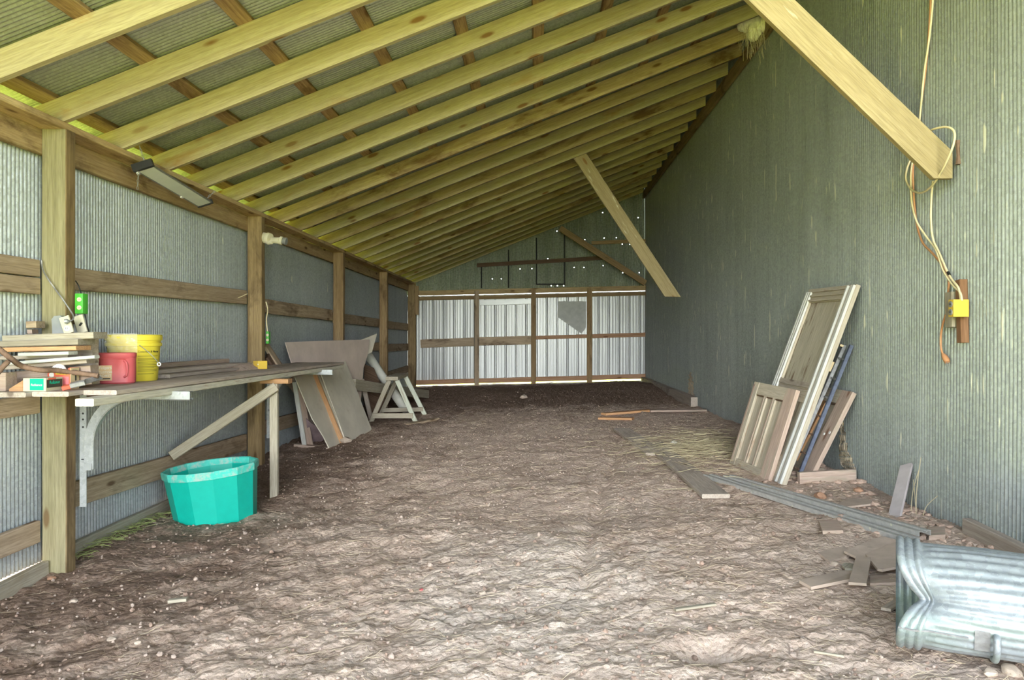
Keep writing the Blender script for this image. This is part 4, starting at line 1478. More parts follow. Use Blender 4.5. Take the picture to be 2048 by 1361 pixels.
class DoorFrame:
    def __init__(s, BL, BR, TL):
        s.BL, s.u, s.v = V(BL), V(BR) - V(BL), V(TL) - V(BL)
        s.w, s.h = s.u.length, s.v.length
        s.ux = s.u.normalized()
        s.vx = (s.v - s.ux * s.v.dot(s.ux)).normalized()
        s.n = s.ux.cross(s.vx)

    def part(s, name, u0, u1, v0, v1, n0, n1, mat, parent):
        """box part, metres across, up and out of the door face; grain along its longer side"""
        pts = []
        for nn in (n0, n1):
            for uu, vv in ((u0, v0), (u1, v0), (u1, v1), (u0, v1)):
                pts.append(s.BL + s.ux * uu + s.vx * vv + s.n * nn)
        c = sum(pts, V()) / 8
        M = frame(s.vx, s.ux, c) if (v1 - v0) > (u1 - u0) else frame(s.ux, s.vx, c)
        return MB().hexa(pts).build(name, mat, parent, M)


# tall door
D = DoorFrame((1.77, 6.28, fh(1.77, 6.28) - 0.01), (1.81, 5.44, fh(1.81, 5.44) - 0.01), (2.29, 6.55, H + 0.385))
t = thing('panelled_door', D.BL.lerp(D.BL + D.u, 0.5), 'tall old door with white side mouldings and a blistered tan panel, leaning on the wall', 'door', 'old doors leaning on the tall wall')
w, h = D.w, D.h
D.part('stile', 0, 0.115, 0, h, 0, 0.034, M_TAUPE, t)
D.part('stile', w - 0.125, w, 0, h, 0, 0.034, M_TAUPE, t)
D.part('top_rail', 0.115, w - 0.125, h - 0.12, h, 0, 0.034, M_TAUPE, t)
D.part('bottom_rail', 0.115, w - 0.125, 0, 0.20, 0, 0.034, M_TAUPE, t)
D.part('lock_rail', 0.115, w - 0.125, 0.62, 0.74, 0, 0.034, M_TAUPE, t)
D.part('panel', 0.10, w - 0.11, 0.10, h - 0.10, 0.004, 0.018, wood('blistered_paint', (0.60, 0.545, 0.42), (0.49, 0.44, 0.335), None, worn=(0.22, 0.15, 0.10), worn_amt=0.32, bump=0.5), t)
for u in (0.004, 0.038, 0.085):
    D.part('moulding', u, u + 0.018, 0.02, h - 0.03, 0.034, 0.050, M_WHITEW, t)
for u, uw in ((w - 0.112, 0.020), (w - 0.036, 0.036)):
    D.part('moulding', u, u + uw, 0.0, h - 0.01, 0.034, 0.052, M_WHITEW, t)
D.part('moulding', w + 0.0005, w + 0.004, 0.0, h, 0.0, 0.03, M_TAUPE, t)
for v in (h - 0.115, h - 0.075, h - 0.035):
    D.part('moulding', 0.10, w - 0.11, v, v + 0.014, 0.034, 0.046, M_TAUPE, t)
D.part('torn_edge', 0.12, w - 0.13, 0.735, 0.775, 0.018, 0.045, M_GREY, t)

# short door in front
E = DoorFrame(gp(1466, 926) + V((0, 0, -0.01)), gp(1544, 962) + V((0, 0, -0.01)), pd(1517, 766, 6.30))
t = thing('panelled_door', E.BL.lerp(E.BL + E.u, 0.5), 'short panelled door with peeling pinkish stiles, leaning against the tall door', 'door', 'old doors leaning on the tall wall')
w, h = E.w, E.h
E.part('stile', 0, 0.08, 0, h, 0, 0.035, M_TAUPE, t)
E.part('stile', w - 0.14, w, 0, h, 0, 0.035, M_PINK, t)
E.part('top_rail', 0.10, w - 0.14, h - 0.10, h, 0, 0.035, M_TAUPE, t)
E.part('bottom_rail', 0.10, w - 0.14, 0, 0.06, 0, 0.035, M_TAUPE, t)
E.part('panel', 0.09, w - 0.13, 0.05, h - 0.09, 0.004, 0.016, M_TAUPE, t)
pw = (w - 0.24)
for k in (1, 2):
    u = 0.10 + pw * k / 3
    E.part('mullion', u - 0.020, u + 0.020, 0.06, h - 0.10, 0.016, 0.032, M_TAUPE, t)
    E.part('peeled_strip', u - 0.020, u - 0.006, 0.06, h - 0.10, 0.032, 0.034, M_PINK, t)
E.part('peeled_strip', 0.004, 0.030, 0.02, h - 0.02, 0.035, 0.037, M_PINK, t)
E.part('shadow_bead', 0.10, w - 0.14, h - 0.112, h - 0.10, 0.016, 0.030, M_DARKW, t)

# short door behind the rails
G = DoorFrame((1.985, 6.28, fh(2.0, 6.28) - 0.01), (2.03, 5.52, fh(2.03, 5.52) - 0.01), (2.315, 6.34, H - 0.40))
t = thing('panelled_door', G.BL.lerp(G.BL + G.u, 0.5), 'short weathered door behind the dark rails, leaning on the tall wall', 'door', 'old doors leaning on the tall wall')
w, h = G.w, G.h
G.part('stile', 0, 0.10, 0, h, 0, 0.035, M_PINK, t)
G.part('stile', w - 0.16, w, 0, h, 0, 0.035, M_PINK, t)
G.part('top_rail', 0.10, w - 0.16, h - 0.11, h, 0, 0.035, M_TAUPE, t)
G.part('bottom_rail', 0.10, w - 0.16, 0, 0.10, 0, 0.035, M_TAUPE, t)
G.part('panel', 0.09, w - 0.15, 0.09, h - 0.10, 0.004, 0.016, M_TAUPE, t)
G.part('mullion', w - 0.40, w - 0.34, 0.10, h - 0.11, 0.016, 0.032, M_ORANGE, t)
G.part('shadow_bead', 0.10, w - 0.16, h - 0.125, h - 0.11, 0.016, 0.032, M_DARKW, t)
for u, v in ((w - 0.10, h * 0.50), (w - 0.03, h * 0.53)):
    c = G.BL + G.ux * u + G.vx * v + G.n * 0.036
    MB().tube([c, c + G.n * 0.004], 0.011, 12).build('screw_cap', M_WHITE, t)

# steel rails with twisted rods
r0, r1 = gp(1569, 956), pd(1686, 690, 5.74)
q0, q1 = gp(1593, 956), pd(1700, 690, 5.62)
rk = thing('rail_rack', r0.lerp(q0, 0.5), 'pair of dark steel rails with twisted rods between, leaning beside the tall door', 'rails')


def angle_bar(name, a, b, mat):
    M = frame(b - a, (0, -1, 0), (a + b) / 2)
    L = (b - a).length
    mb = MB().box((0, 0, 0), (L, 0.024, 0.004)).box((0, 0.010, 0.012), (L, 0.004, 0.026))
    o = mb.build(name, mat, None, M, local=True)
    o.parent = rk
    o.matrix_basis = MWD[rk.name].inverted() @ M
    return o


angle_bar('rail', r0, r1, M_STEELG)
angle_bar('rail', q0, q1, M_STEEL)
c = r0.lerp(r1, 0.86)
MB().tube([r0.lerp(r1, 0.80) + V((-0.022, 0, 0)), r0.lerp(r1, 0.87) + V((-0.022, 0, 0))], 0.017, 4).build('tape', M_TAN, rk)
MB().tube([r0.lerp(r1, 0.985) + V((-0.01, 0, 0)), r0.lerp(r1, 1.0) + V((-0.01, 0, 0))], 0.018, 4).build('tape', M_TAN, rk)
for f in (0.90, 0.75, 0.61, 0.47, 0.33, 0.19, 0.07):
    a = q0.lerp(q1, f - 0.01)
    b = r0.lerp(r1, f) + V((-0.01, 0.28, 0.012))
    pa = [a.lerp(b, i / 24) for i in range(25)]
    mb = MB()
    vs = []
    for i, p in enumerate(pa):
        an = i * 0.9
        e1 = V((math.cos(an) * 0.4, 0, math.sin(an))) * 0.009
        e2 = V((-math.sin(an) * 0.4, 0, math.cos(an))) * 0.003
        vs += [p + e1 + e2, p + e1 - e2, p - e1 - e2, p - e1 + e2]
    fs = [(0, 1, 2, 3)]
    for i in range(24):
        for k in range(4):
            x, y = i * 4 + k, i * 4 + (k + 1) % 4
            fs.append((x, y, y + 4, x + 4))
    mb.add(vs, fs)
    mb.build('twisted_rod', M_RUST if f < 0.6 else M_STEELG, rk)

# ------------------------------------------------------------------ cords and outlet on the tall wall


def wallcord(pts):
    return smooth_path([pX(x, y, X) for x, y, X in pts], 10)


c1 = thing('extension_cord', pX(1838, 250, 2.36), 'cream extension cord hanging down the tall wall behind the pine brace', 'cord', 'cords on the tall wall')
MB().tube(wallcord([(1867, -40, 2.37), (1865, 10, 2.37), (1858, 80, 2.36), (1849, 140, 2.36), (1843, 200, 2.36), (1838, 250, 2.37), (1828, 310, 2.375), (1822, 345, 2.36), (1823, 400, 2.36), (1832, 440, 2.35),
                    (1850, 470, 2.35), (1872, 500, 2.35), (1886, 540, 2.34), (1905, 570, 2.33), (1920, 585, 2.325), (1924, 602, 2.325)]), 0.0062, 8).build('cable', M_CREAM, c1, smooth=60)
c2 = thing('extension_cord', pX(1860, 330, 2.3), 'cream extension cord looped around the lower end of the pine brace', 'cord', 'cords on the tall wall')
MB().tube(wallcord([(1858, 262, 2.24), (1872, 257, 2.24), (1892, 254, 2.25), (1907, 261, 2.26), (1909, 280, 2.26), (1900, 308, 2.25), (1882, 345, 2.26), (1862, 374, 2.28), (1842, 386, 2.31), (1824, 380, 2.33), (1812, 360, 2.34),
                    (1814, 338, 2.35), (1822, 318, 2.37)]), 0.0062, 8).build('cable', M_CREAM, c2, smooth=60)
MB().tube(wallcord([(1866, 362, 2.36), (1863, 395, 2.36), (1862, 440, 2.36), (1866, 478, 2.35), (1878, 505, 2.35), (1893, 540, 2.34), (1903, 558, 2.335), (1917, 577, 2.325), (1922, 602, 2.325)]), 0.0062, 8).build('cable', M_CREAM, c2, smooth=60)
MB().tube([pX(1896, 545, 2.34), pX(1899, 551, 2.337)], 0.0085, 8).build('joint', M_BLACK, c2)
c3 = thing('extension_cord', pX(1840, 460, 2.36), 'faded orange extension cord hanging down the tall wall to a bare plug', 'cord', 'cords on the tall wall')
MB().tube(wallcord([(1862, -40, 2.385), (1860, 30, 2.385), (1856, 90, 2.38), (1850, 150, 2.375), (1842, 210, 2.375), (1838, 250, 2.38), (1829, 310, 2.385), (1826, 350, 2.37), (1829, 410, 2.37), (1834, 450, 2.37), (1845, 485, 2.365),
                    (1866, 508, 2.36), (1884, 530, 2.36), (1897, 555, 2.365), (1896, 590, 2.385)]), 0.0062, 8).build('cable', M_ORCORD, c3, smooth=60)
MB().tube(wallcord([(1892, 630, 2.34), (1886, 648, 2.35), (1882, 670, 2.36), (1882, 695, 2.36), (1886, 710, 2.36)]), 0.0062, 8).build('cable', M_ORCORD, c3, smooth=60)
pg = MB().tube([pX(1886, 709, 2.36), pX(1889, 714, 2.36), pX(1893, 721, 2.36), pX(1895, 725, 2.36)], 0.015, 10, rr=[0.009, 0.016, 0.018, 0.014]).build('plug', M_ORCORD, c3, smooth=40)
mb = MB()
for k in (-0.006, 0.006):
    p = pX(1895.5, 725, 2.36)
    mb.box(p + V((k, 0, -0.012)), (0.002, 0.006, 0.022))
mb.build('prongs', M_GALVL, pg)

ys_ = 2.39 * F / (1926 - CX)
tag(board('wood_strip', pX(1926.5, 686, 2.372), pX(1922.5, 560, 2.372), 0.045, 0.05, (1, 0, 0), wood('brown_stained_strip', (0.36, 0.20, 0.11), (0.24, 0.12, 0.06))),
    'brown wood strip screwed upright on the tall wall beside the yellow outlet box', 'wood strip')
a, b = pX(1907, 655, 2.365), pX(1905, 585, 2.365)
tag(board('wood_block', a, b, 0.055, 0.075, (1, 0, 0), M_GREYL), 'pale wood block on the tall wall behind the yellow outlet box', 'block')
c = pX(1910, 617, 2.30)
yo = thing('yellow_outlet_box', c, 'yellow outlet box with two dark sockets on the wood block of the tall wall', 'outlet box')
MB().box(c + V((0.02, 0.0, 0)), (0.085, 0.052, 0.096), None, 0.002).build('box_body', M_YELLOWB, yo)
for dz in (0.022, -0.022):
    o = MB().lathe([(0.017, 0), (0.017, 0.004), (0.014, 0.005)], 18, Matrix.Translation(c + V((-0.0225, 0, dz))) @ Matrix.Rotation(-math.pi / 2, 4, 'Y'), True, True).build('socket', M_STEELG, yo)
    mb = MB()
    for k in (-0.006, 0.006):
        mb.box(c + V((-0.0285, k, dz)), (0.001, 0.003, 0.010))
    mb.build('slots', M_INK, o)
# rusty hinge strap near the brace end
pa = [pX(1916, 281, 2.392), pX(1916, 300, 2.392), pX(1917, 312, 2.392), pX(1917, 329, 2.392)]
tag(MB().tube(pa, 0.012, 6, rr=[0.016, 0.010, 0.010, 0.016]).build('rusty_hasp', M_RUST, smooth=50), 'dark rusty hasp on the tall wall beside the pointed brace end', 'hasp')

# nest in the top corner
nc = pd(1512, 47, 7.72)
ns = thing('bird_nest', nc, 'pale papery nest with dangling straws in the top corner under the rafters', 'nest')
for dx, dz, r, sd in ((-0.05, 0.045, 0.105, 1), (0.055, -0.005, 0.080, 2), (-0.02, -0.085, 0.075, 3), (-0.11, 0.0, 0.07, 4)):
    bm = bmesh.new()
    bmesh.ops.create_icosphere(bm, subdivisions=3, radius=r)
    for v in bm.verts:
        k = noise.noise(v.co * 14 + V((sd * 3, 0, 0)))
        v.co *= 1 + 0.30 * k
        v.co.z *= 1.15
        v.co.y *= 0.7
    mb = MB()
    bm.verts.ensure_lookup_table()
    mb.add([nc + V((dx, 0.01 * sd, dz)) + v.co for v in bm.verts], [[v.index for v in f.verts] for f in bm.faces])
    bm.free()
    mb.build('nest_lobe', M_NEST, ns, smooth=30)
mb = MB()
for i in range(70):
    a = nc + V((random.uniform(-0.15, 0.10), random.uniform(-0.05, 0.05), random.uniform(-0.10, 0.06)))
    L = random.uniform(0.10, 0.32)
    b = a + V((random.uniform(-0.06, 0.08), random.uniform(-0.03, 0.02), -L))
    mb.tube([a, a.lerp(b, 0.5) + V((random.uniform(-0.02, 0.02), 0, 0)), b], 0.0016, 3, cap=False)
so = mb.build('nest_straw', M_HAY, ns)
so['kind'] = 'stuff'

# mud smears on the tall wall, following its ribs


def wall_smear(rows, label):
    """rows: (y, x0, x1) picture rows from top to bottom"""
    mb = MB()
    nr, nc = 18, 30
    vs = []
    for j in range(nr + 1):
        f = j / nr * (len(rows) - 1)
        i = min(int(f), len(rows) - 2)
        yy, xa, xb = [lerp(rows[i][k], rows[i + 1][k], f - i) for k in range(3)]
        xa += 1.5 * math.sin(j * 2.1)
        xb += 1.5 * math.sin(j * 1.7 + 1)
        for k in range(nc + 1):
            p = pX(lerp(xa, xb, k / nc), yy, 2.385)
            u = p.y - Y0
            off = 0.0095 * math.sin(2 * math.pi * u / P) + WALLR_WOB * (noise.noise(V((u * 0.9, p.z * 0.5, 3))) + 0.5 * noise.noise(V((u * 3, p.z * 0.8, 9))))
            vs.append(V((XR - off - 0.004 - 0.003 * noise.noise(p * 25), p.y, p.z)))
    mb.add(vs, [(j * (nc + 1) + k, j * (nc + 1) + k + 1, (j + 1) * (nc + 1) + k + 1, (j + 1) * (nc + 1) + k) for j in range(nr) for k in range(nc)])
    tag(mb.build('mud_smear', M_CONC, smooth=80), label, 'mud')


wall_smear([(845, 1683, 1685), (870, 1679, 1689), (900, 1676, 1693), (925, 1678, 1705), (958, 1698, 1712)], 'tan dried mud smear on the tall wall just past the leaning doors')
wall_smear([(745, 1378, 1381), (770, 1376, 1386), (800, 1376, 1387)], 'thin tan mud smear on the tall wall above the thick curb board')

# ------------------------------------------------------------------ on the ground along the tall wall


def ground_slab(name, px, t, mat, label, cat, grp=None, up=0.012, tilt=None):
    pts = [gp(x, y) for x, y in px]
    for p in pts:
        p.z = fbase(p.x, p.y) + up
    z = max(fh(p.x, p.y) for p in pts)
    c = sum(pts, V()) / len(pts)
    zc = max(fh(c.x, c.y), sum(fh(p.x, p.y) for p in pts) / len(pts))
    for p in pts:
        p.z = lerp(zc, fh(p.x, p.y), 0.75) + up + (tilt or 0) * (p.x - c.x)
    return tag(slab(name, pts, t, mat, up=(0, 0, 1)), label, cat, grp)


def ground_board(name, x0, y0, x1, y1, w, t, mat, label, cat, grp=None, up=0.0, on_edge=False):
    a, b = gp(x0, y0), gp(x1, y1)
    z = w / 2 if on_edge else t / 2
    a.z = fh(a.x, a.y) + z * 0.5 + up + 0.006
    b.z = fh(b.x, b.y) + z * 0.5 + up + 0.006
    perp = V((0, 0, 1)).cross(b - a) if not on_edge else V((0, 0, 1))
    return tag(board(name, a, b, w, t, perp, mat, warp=0.004), label, cat, grp)


ground_board('floor_plank', 1308, 893, 1432, 1001, 0.19, 0.03, M_GREY, 'long grey plank lying on the dirt, pointing at the fallen steel posts', 'plank', 'planks on the floor', up=0.012)
ground_board('floor_plank', 1244, 862, 1312, 912, 0.19, 0.03, M_GREY, 'far grey plank half buried in dirt, in line with the long one', 'plank', 'planks on the floor', up=0.0)
ground_board('floor_plank', 1207, 832, 1300, 824, 0.12, 0.03, M_ORANGE, 'upper of two short planks lying on the far dark dirt', 'plank', 'planks on the floor', up=0.006)
ground_board('floor_plank', 1199, 840, 1266, 841, 0.13, 0.03, M_ORANGE, 'lower of two short planks lying on the far dark dirt', 'plank', 'planks on the floor', up=0.006)
ground_board('floor_plank', 1300, 825, 1412, 824, 0.10, 0.03, M_PINK, 'reddish plank in the far dirt beside the end of the thick curb', 'plank', 'planks on the floor', up=0.006)
ground_board('floor_board', 1597, 968, 1710, 962, 0.085, 0.04, M_PINK, 'short board on edge in front of the leaning doors', 'board', None, up=0.015, on_edge=True)

# two fallen steel channels


def steel_post(x0, y0, x1, y1, lift, label):
    a, b = gp(x0, y0), gp(x1, y1)
    a.z = fh(a.x, a.y) + 0.02
    b.z = fh(b.x, b.y) + 0.03 + lift
    root = thing('steel_channel', (a + b) / 2, label, 'steel channel', 'fallen galvanised channels on the dirt')
    M = frame(b - a, (0, 0, 1), (a + b) / 2)
    L = (b - a).length
    mb = MB()
    prof = [(0.016, -0.042), (0.016, -0.016), (0.009, -0.012), (0.009, 0.012), (0.016, 0.016), (0.016, 0.042), (-0.012, 0.042), (-0.012, 0.038), (0.012, 0.038), (0.012, 0.018), (0.005, 0.014), (0.005, -0.014), (0.012, -0.018), (0.012, -0.038), (-0.012, -0.038), (-0.012, -0.042)]
    n = len(prof)
    mb.add([V((-L / 2, p, q)) for p, q in prof] + [V((L / 2, p, q)) for p, q in prof],
           [tuple(range(n)), tuple(reversed(range(n, 2 * n)))] + [(k, (k + 1) % n, (k + 1) % n + n, k + n) for k in range(n)])
    o = mb.build('channel', M_GALVC, None, M, local=True)
    o.parent = root
    o.matrix_basis = MWD[root.name].inverted() @ M
    return root


M_GALVC = galv('dull_galvanised', (0.50, 0.49, 0.46), (0.37, 0.365, 0.345), 0.3, 0.5, 0.3, drops=0.5)
steel_post(1416, 958, 1828, 1095, 0.0, 'longer of two galvanised steel channels lying on the dirt, the one nearer the room middle')
steel_post(1456, 960, 1850, 1084, 0.012, 'shorter galvanised steel channel lying close along the tall wall side of the other')

# upright shard leaning on the tall wall
a, b = gp(1786, 1036), pX(1813, 930, 2.375)
tag(board('grey_shard', a + V((0, 0, -0.03)), b, 0.085, 0.016, (0.2, -1, 0), plain('lavender_board', (0.50, 0.45, 0.44), 0.8, var=0.15, scale=7)), 'narrow greyish shard standing against the tall wall above the rubble', 'shard')
ground_slab('flat_shard', [(1672, 1020), (1700, 1006), (1744, 1010), (1741, 1018), (1690, 1024)], 0.012, M_TILE, 'greyish flat shard lying on the dirt before the upright shard', 'shard', up=0.03)

# broken boards and tiles
G_ = 'broken flat pieces by the trash can'
ground_slab('broken_piece', [(1636, 1110), (1688, 1097), (1706, 1113), (1660, 1130)], 0.012, M_TILE, 'squarish brown flat piece on the dirt, at the outer edge of the broken pieces', 'scrap', G_)
ground_slab('broken_piece', [(1688, 1114), (1764, 1086), (1800, 1098), (1722, 1132)], 0.012, M_TILE, 'large tan flat piece slanting toward the mouth of the trash can', 'scrap', G_, up=0.035, tilt=0.04)
ground_slab('broken_piece', [(1731, 1126), (1800, 1100), (1818, 1150), (1764, 1157), (1755, 1155)], 0.012, M_TILE, 'cracked tan flat piece touching the mouth of the trash can', 'scrap', G_, up=0.045, tilt=0.05)
ground_slab('broken_piece', [(1712, 1134), (1742, 1136), (1733, 1191), (1697, 1189)], 0.012, M_TILE, 'narrow tan piece lying crosswise at the front of the broken pieces', 'scrap', G_, up=0.05)
ground_slab('broken_piece', [(1598, 1172), (1688, 1150), (1712, 1152), (1706, 1166), (1622, 1186)], 0.014, M_TILE, 'long tan strip pointing away from the trash can toward the open dirt', 'scrap', G_, up=0.022)
ground_slab('broken_piece', [(1684, 1140), (1690, 1136), (1712, 1139), (1712, 1150), (1690, 1147)], 0.012, M_GREYL, 'tiny whitish scrap beside the narrow crosswise piece', 'scrap', G_, up=0.025)
ground_slab('broken_piece', [(1740, 1158), (1815, 1154), (1815, 1170), (1740, 1173)], 0.012, M_PINK, 'dark reddish strip below the cracked piece, running under the trash can', 'scrap', G_, up=0.012)
ground_slab('broken_piece', [(1762, 1226), (1806, 1196), (1818, 1206), (1782, 1229)], 0.012, M_GREY, 'thin grey lath end in the shade under the trash can mouth', 'scrap', G_, up=0.02)
ground_slab('brick_tile', [(1637, 1046), (1674, 1045), (1686, 1067), (1645, 1069)], 0.02, M_PINK, 'square brownish tile on the dirt below the fallen steel channels', 'tile', up=0.016)
ground_slab('brick_tile', [(1856, 1064), (1890, 1062), (1891, 1080), (1858, 1082)], 0.03, M_PINK, 'flat reddish tile on the dirt between trash can and tall wall', 'tile', up=0.025)
ground_board('wood_lath', 1350, 1228, 1430, 1216, 0.022, 0.010, M_GREYL, 'thin pale lath lying beside the burrow hole', 'lath', None, up=0.008)
ground_board('wood_lath', 1628, 1312, 1688, 1322, 0.012, 0.008, M_GREYL, 'short thin stick on the dirt near the trash can bottom', 'lath', None, up=0.006)
ground_board('wood_lath', 338, 1210, 375, 1206, 0.035, 0.016, M_GREYL, 'short grey stick on the dark dirt before the greenish post', 'lath', None, up=0.006)

# crushed galvanised can on its side
L_ = 0.80
base_z = fbase(1.6, 2.75)
ca = thing('trash_can', (1.6, 2.75, base_z), 'crushed galvanised metal trash can lying on its side by the tall wall', 'trash can')
AX0 = V((1.35, 2.815, base_z + 0.185))
axd = V((1, -0.48, 0.0)).normalized()
e1 = axd.cross(V((0, 0, 1))).normalized()      # toward the camera side (-Y)
if e1.y > 0:
    e1 = -e1
e2 = V((0, 0, 1))
NT_, NU = 240, 40


def can_pt(th, u, inner=0.0):
    # th = 0 toward the camera, pi/2 up
    ra, rb_ = 0.245 + 0.02 * u, 0.182 - 0.008 * u
    rib = 0.0028 * math.cos(th * 34) * sstep(0.085, 0.13, u)
    band = 0.0
    if u < 0.085:
        band = 0.009 * abs(math.sin(u / 0.085 * math.pi * 3)) + 0.004
    c, s = math.cos(th), math.sin(th)
    # the mouth is stove in on the camera side
    dth = math.atan2(math.sin(th - 0.30), math.cos(th - 0.30))
    dent = 0.125 * math.exp(-(dth / 0.42) ** 2) * math.exp(-(u / 0.16) ** 1.5)
    push = 0.075 * math.exp(-(dth / 0.42) ** 2) * math.exp(-(u / 0.10) ** 2)
    p = AX0 + axd * (u + push) + e1 * (c * (ra + rib + band - inner)) + e2 * (s * (rb_ + rib + band - inner))
    dn = (e1 * c * 0.9 + e2 * s)
    p -= dn * dent
    p += (e1 * c + e2 * s) * (0.010 * noise.noise(V((u * 4, c * 2, s * 2))))
    return p


mb = MB()
us = [0.0, 0.007, 0.014, 0.021, 0.028, 0.035, 0.042, 0.05, 0.057, 0.064, 0.071, 0.078, 0.085, 0.095, 0.105, 0.12] + [0.14 + (L_ - 0.14) * i / 16 for i in range(17)]
vs = []
for inner in (0.0, 0.003):
    for u in us:
        for k in range(NT_):
            vs.append(can_pt(2 * math.pi * k / NT_, u, inner))
fs = []
nr = len(us)
for q in (0, 1):
    for i in range(nr - 1):
        for k in range(NT_):
            a, b = (q * nr + i) * NT_ + k, (q * nr + i) * NT_ + (k + 1) % NT_
            fs.append((a, b, b + NT_, a + NT_))
for k in range(NT_):
    fs.append((k, (k + 1) % NT_, nr * NT_ + (k + 1) % NT_, nr * NT_ + k))
fs.append(tuple((nr - 1) * NT_ + k for k in range(NT_)))
mb.add(vs, fs)
mb.build('can_body', M_CAN, ca, smooth=70)
# folded seam and handle bracket
mb = MB()
mb.tube([can_pt(-0.33, u) + e1 * 0.003 for u in [0.0, 0.05, 0.1, 0.16, 0.22]], 0.004, 6)
mb.build('seam', M_STEELG, ca)
hu = 0.30
pa = [can_pt(-0.42 + 0.0 * i, hu) for i in range(1)]
pts = smooth_path([can_pt(-0.20, hu) + e1 * 0.005, can_pt(-0.26, hu) + e1 * 0.030, can_pt(-0.50, hu) + e1 * 0.040, can_pt(-0.78, hu) + e1 * 0.034, can_pt(-0.98, hu) + e1 * 0.008], 6)
MB().tube(pts, 0.011, 10).build('handle', M_CAN, ca, smooth=50)
c = can_pt(-0.30, hu - 0.045)
mb = MB()
vs = []
for j in range(7):
    for i in range(4):
        vs.append(can_pt(-0.14 - 0.42 * j / 6, hu - 0.062 + 0.045 * i / 3) + e1 * 0.006)
mb.add(vs, [(j * 4 + i, j * 4 + i + 1, j * 4 + i + 5, j * 4 + i + 4) for j in range(6) for i in range(3)])
mb.build('handle_plate', M_STEELG, ca, smooth=50)

# ------------------------------------------------------------------ stones, crumbs, straw


def stone(p, r, mat, sd, sq=0.65):
    bm = bmesh.new()
    bmesh.ops.create_icosphere(bm, subdivisions=2, radius=r)
    for v in bm.verts:
        v.co *= 1 + 0.35 * noise.noise(v.co / r * 1.1 + V((sd * 7.3, 0, 0)))
        v.co.z *= sq
    mb = MB()
    bm.verts.ensure_lookup_table()
    mb.add([V(p) + v.co for v in bm.verts], [[v.index for v in f.verts] for f in bm.faces])
    bm.free()
    return mb.build('stone', mat, smooth=28)


for i, (x, y, rp, m, lab) in enumerate((
        (1641, 996, 12, M_ROCKR, 'pinkish angular stone between the steel channels and the leaning doors'),
        (1722, 1031, 9, M_ROCK, 'pale stone just under the greyish flat shard'),
        (1670, 1131, 8, M_ROCK, 'small pale stone beside the squarish brown flat piece'),
        (1716, 984, 10, M_ROCKR, 'orange-red stone lying near the foot of the tall wall'),
        (1640, 950, 14, M_ROCK, 'whitish stone in the gap behind the leaning doors'),
        (1826, 1058, 9, M_ROCK, 'left one of the two round stones by the flat reddish tile'),
        (1843, 1058, 8, M_ROCK, 'stone touching the flat reddish tile, next to another round one'),
        (1980, 1350, 13, M_ROCK, 'tan stone at the picture bottom, closer to the can mouth'),
        (2022, 1347, 18, M_ROCK, 'largest tan stone at the picture bottom under the trash can'),
        (148, 1206, 8, M_ROCK, 'pale stone on the dark dirt in front of the greenish post'),
        (103, 1160, 8, M_ROCKR, 'tan stone at the foot of the greenish post'),
        (222, 1283, 9, M_ROCK, 'pale flat stone on the dirt below the greenish post, farther from the tub'),
        (275, 1288, 7, M_ROCK, 'smaller pale stone on the dirt a step toward the room middle'),
        (965, 1190, 7, M_ROCK, 'lone pale stone in the middle of the bright dirt'),
        (1048, 797, 8, M_ROCK, 'tan lump on the far dark dirt in the room middle'),
        (690, 885, 12, M_ROCK, 'grey lump of dirt at the foot of the leaning sheets'),
        (1348, 888, 7, M_WHITE, 'white pebble lying in the hay before the leaning doors'))):
    p = gp(x, y)
    r = rp * p.y / F
    p.z = fh(p.x, p.y) + r * 0.3
    tag(stone(p, r, m, i), lab, 'stone', 'stones on the dirt')
p = gp(843, 1184)
tag(stone(p + V((0, 0, 0.008)), 0.011, M_REDP, 40), 'tiny red plastic bit on the bright dirt in the room middle', 'plastic bit')


def scatter(n, fn):
    mb = MB()
    for i in range(n):
        fn(mb)
    return mb


def rnd_pt(ymin=2.2, ymax=16.3, pw=2.0):
    y = ymin + (ymax - ymin) * random.random() ** pw
    x = random.uniform(-2.8, 2.33)
    return V((x, y, fh(x, y)))


_b = bmesh.new()
bmesh.ops.create_icosphere(_b, subdivisions=1, radius=1)
_b.verts.ensure_lookup_table()
OCT = [tuple(v.co) for v in _b.verts]
OF = [tuple(v.index for v in f.verts) for f in _b.faces]
_b.free()


def crumb(mb, light):
    p = rnd_pt()
    r = random.uniform(0.003, 0.009) * (1.8 if random.random() < 0.08 else 1) * (0.8 if p.y > 9 else 1)
    Mr_ = Matrix.Rotation(random.uniform(0, 6.3), 4, V((random.random(), random.random(), random.random())).normalized())
    mb.add([p + V((0, 0, r * 0.3)) + Mr_ @ (V(o) * r * random.uniform(0.7, 1.15)) for o in OCT], OF)


tag(scatter(4200, lambda m: crumb(m, 1)).build('gravel', plain('pale_clods', (0.40, 0.315, 0.26), 0.95, var=0.3, scale=14)), 'pale crumbs and grit scattered over the dirt floor', 'grit', kind='stuff')
tag(scatter(4200, lambda m: crumb(m, 0)).build('dirt_clods', plain('dark_clods', (0.30, 0.21, 0.16), 0.95, var=0.3, scale=20)), 'dark crumbs of manure scattered over the dirt floor', 'dirt clods', kind='stuff')


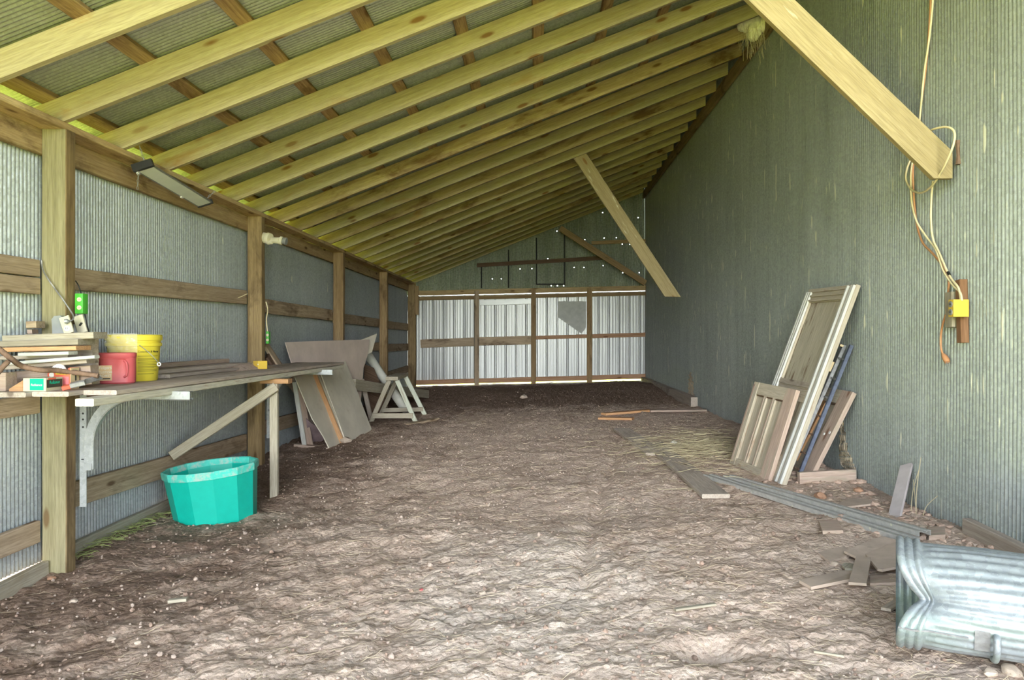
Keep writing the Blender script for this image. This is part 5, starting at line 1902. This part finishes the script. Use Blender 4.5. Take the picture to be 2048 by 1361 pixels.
def rubble(mb):
    x, y = gp(random.uniform(1640, 2000), 1000).x, 0
    y = random.uniform(3.7, 6.2)
    x = 2.36 - abs(random.gauss(0, 0.28))
    r = random.uniform(0.012, 0.036)
    Mr_ = Matrix.Rotation(random.uniform(0, 6.3), 4, 'Z') @ Matrix.Rotation(random.uniform(-0.4, 0.4), 4, 'X')
    sx, sy, sz = random.uniform(0.8, 1.5), random.uniform(0.6, 1.0), random.uniform(0.3, 0.6)
    mb.add([V((x, y, fh(x, y) + r * 0.2)) + Mr_ @ V((o[0] * sx * r * random.uniform(0.75, 1.1), o[1] * sy * r, o[2] * sz * r)) for o in OCT], OF)


tag(scatter(190, rubble).build('rubble', plain('rubble_stone', (0.47, 0.34, 0.265), 0.95, var=0.3, scale=9)), 'broken brownish rubble lying in a band along the foot of the tall wall', 'rubble', kind='stuff')
wd = thing('dry_weed', gp(1830, 1030), 'few dry weed stalks standing beside the upright greyish shard', 'weed')
for dx, dy, hgt, ln in ((0.0, 0.0, 0.36, 0.02), (0.03, 0.03, 0.22, -0.03), (0.05, -0.02, 0.14, 0.09), (-0.01, 0.05, 0.28, 0.04)):
    b_ = gp(1832, 1030) + V((dx * 0.6, dy, -0.01))
    MB().tube(smooth_path([b_, b_ + V((ln * 0.3, 0, hgt * 0.5)), b_ + V((ln, -0.02, hgt))], 5), 0.002, 5).build('stalk', M_HAY, wd)


def straw_at(mb, p, L, r, lift=0.006):
    a = random.uniform(0, math.pi * 2)
    d_ = V((math.cos(a), math.sin(a), 0))
    s = V((-d_.y, d_.x, 0))
    bend = random.uniform(-0.05, 0.05) * L
    pts = []
    for k in range(4):
        t_ = k / 3 - 0.5
        q = p + d_ * (t_ * L) + s * (bend * (0.25 - t_ * t_) * 4)
        q.z = fh(q.x, q.y) + lift + random.uniform(0, 0.010)
        pts.append(q)
    mb.tube(pts, r, 3, cap=False)


def straw(mb):
    p = rnd_pt(2.25, 11.5, 1.9)
    if p.x < -1.2 and random.random() < 0.6:
        p.x = random.uniform(-1.2, 2.2)
    straw_at(mb, p, random.uniform(0.03, 0.12), random.uniform(0.0004, 0.0008) * (1.3 if p.y > 5 else 1))


tag(scatter(4500, straw).build('straw_litter', M_STRAW), 'dry straw stalks scattered thinly over the dirt floor', 'straw', kind='stuff')


def hay(mb):
    while True:
        x, y = random.gauss(1.55, 0.32), random.gauss(7.0, 0.55)
        if x < 2.12:
            break
    straw_at(mb, V((x, y, 0)), random.uniform(0.10, 0.3), random.uniform(0.0010, 0.0018), lift=random.uniform(0.004, 0.06))


tag(scatter(900, hay).build('hay_heap', M_HAY), 'low heap of yellowish hay on the dirt in front of the leaning doors', 'hay', kind='stuff')


def hay2(mb):
    x, y = random.uniform(-2.84, -2.70), random.uniform(4.5, 6.2)
    straw_at(mb, V((x, y, 0)), random.uniform(0.04, 0.12), random.uniform(0.0012, 0.002), lift=random.uniform(0.004, 0.03))


tag(scatter(260, hay2).build('grass_tufts', plain('moss_green', (0.30, 0.34, 0.12), 0.9, var=0.3)), 'sparse green sprouts along the foot of the low wall behind the tub', 'weeds', kind='stuff')
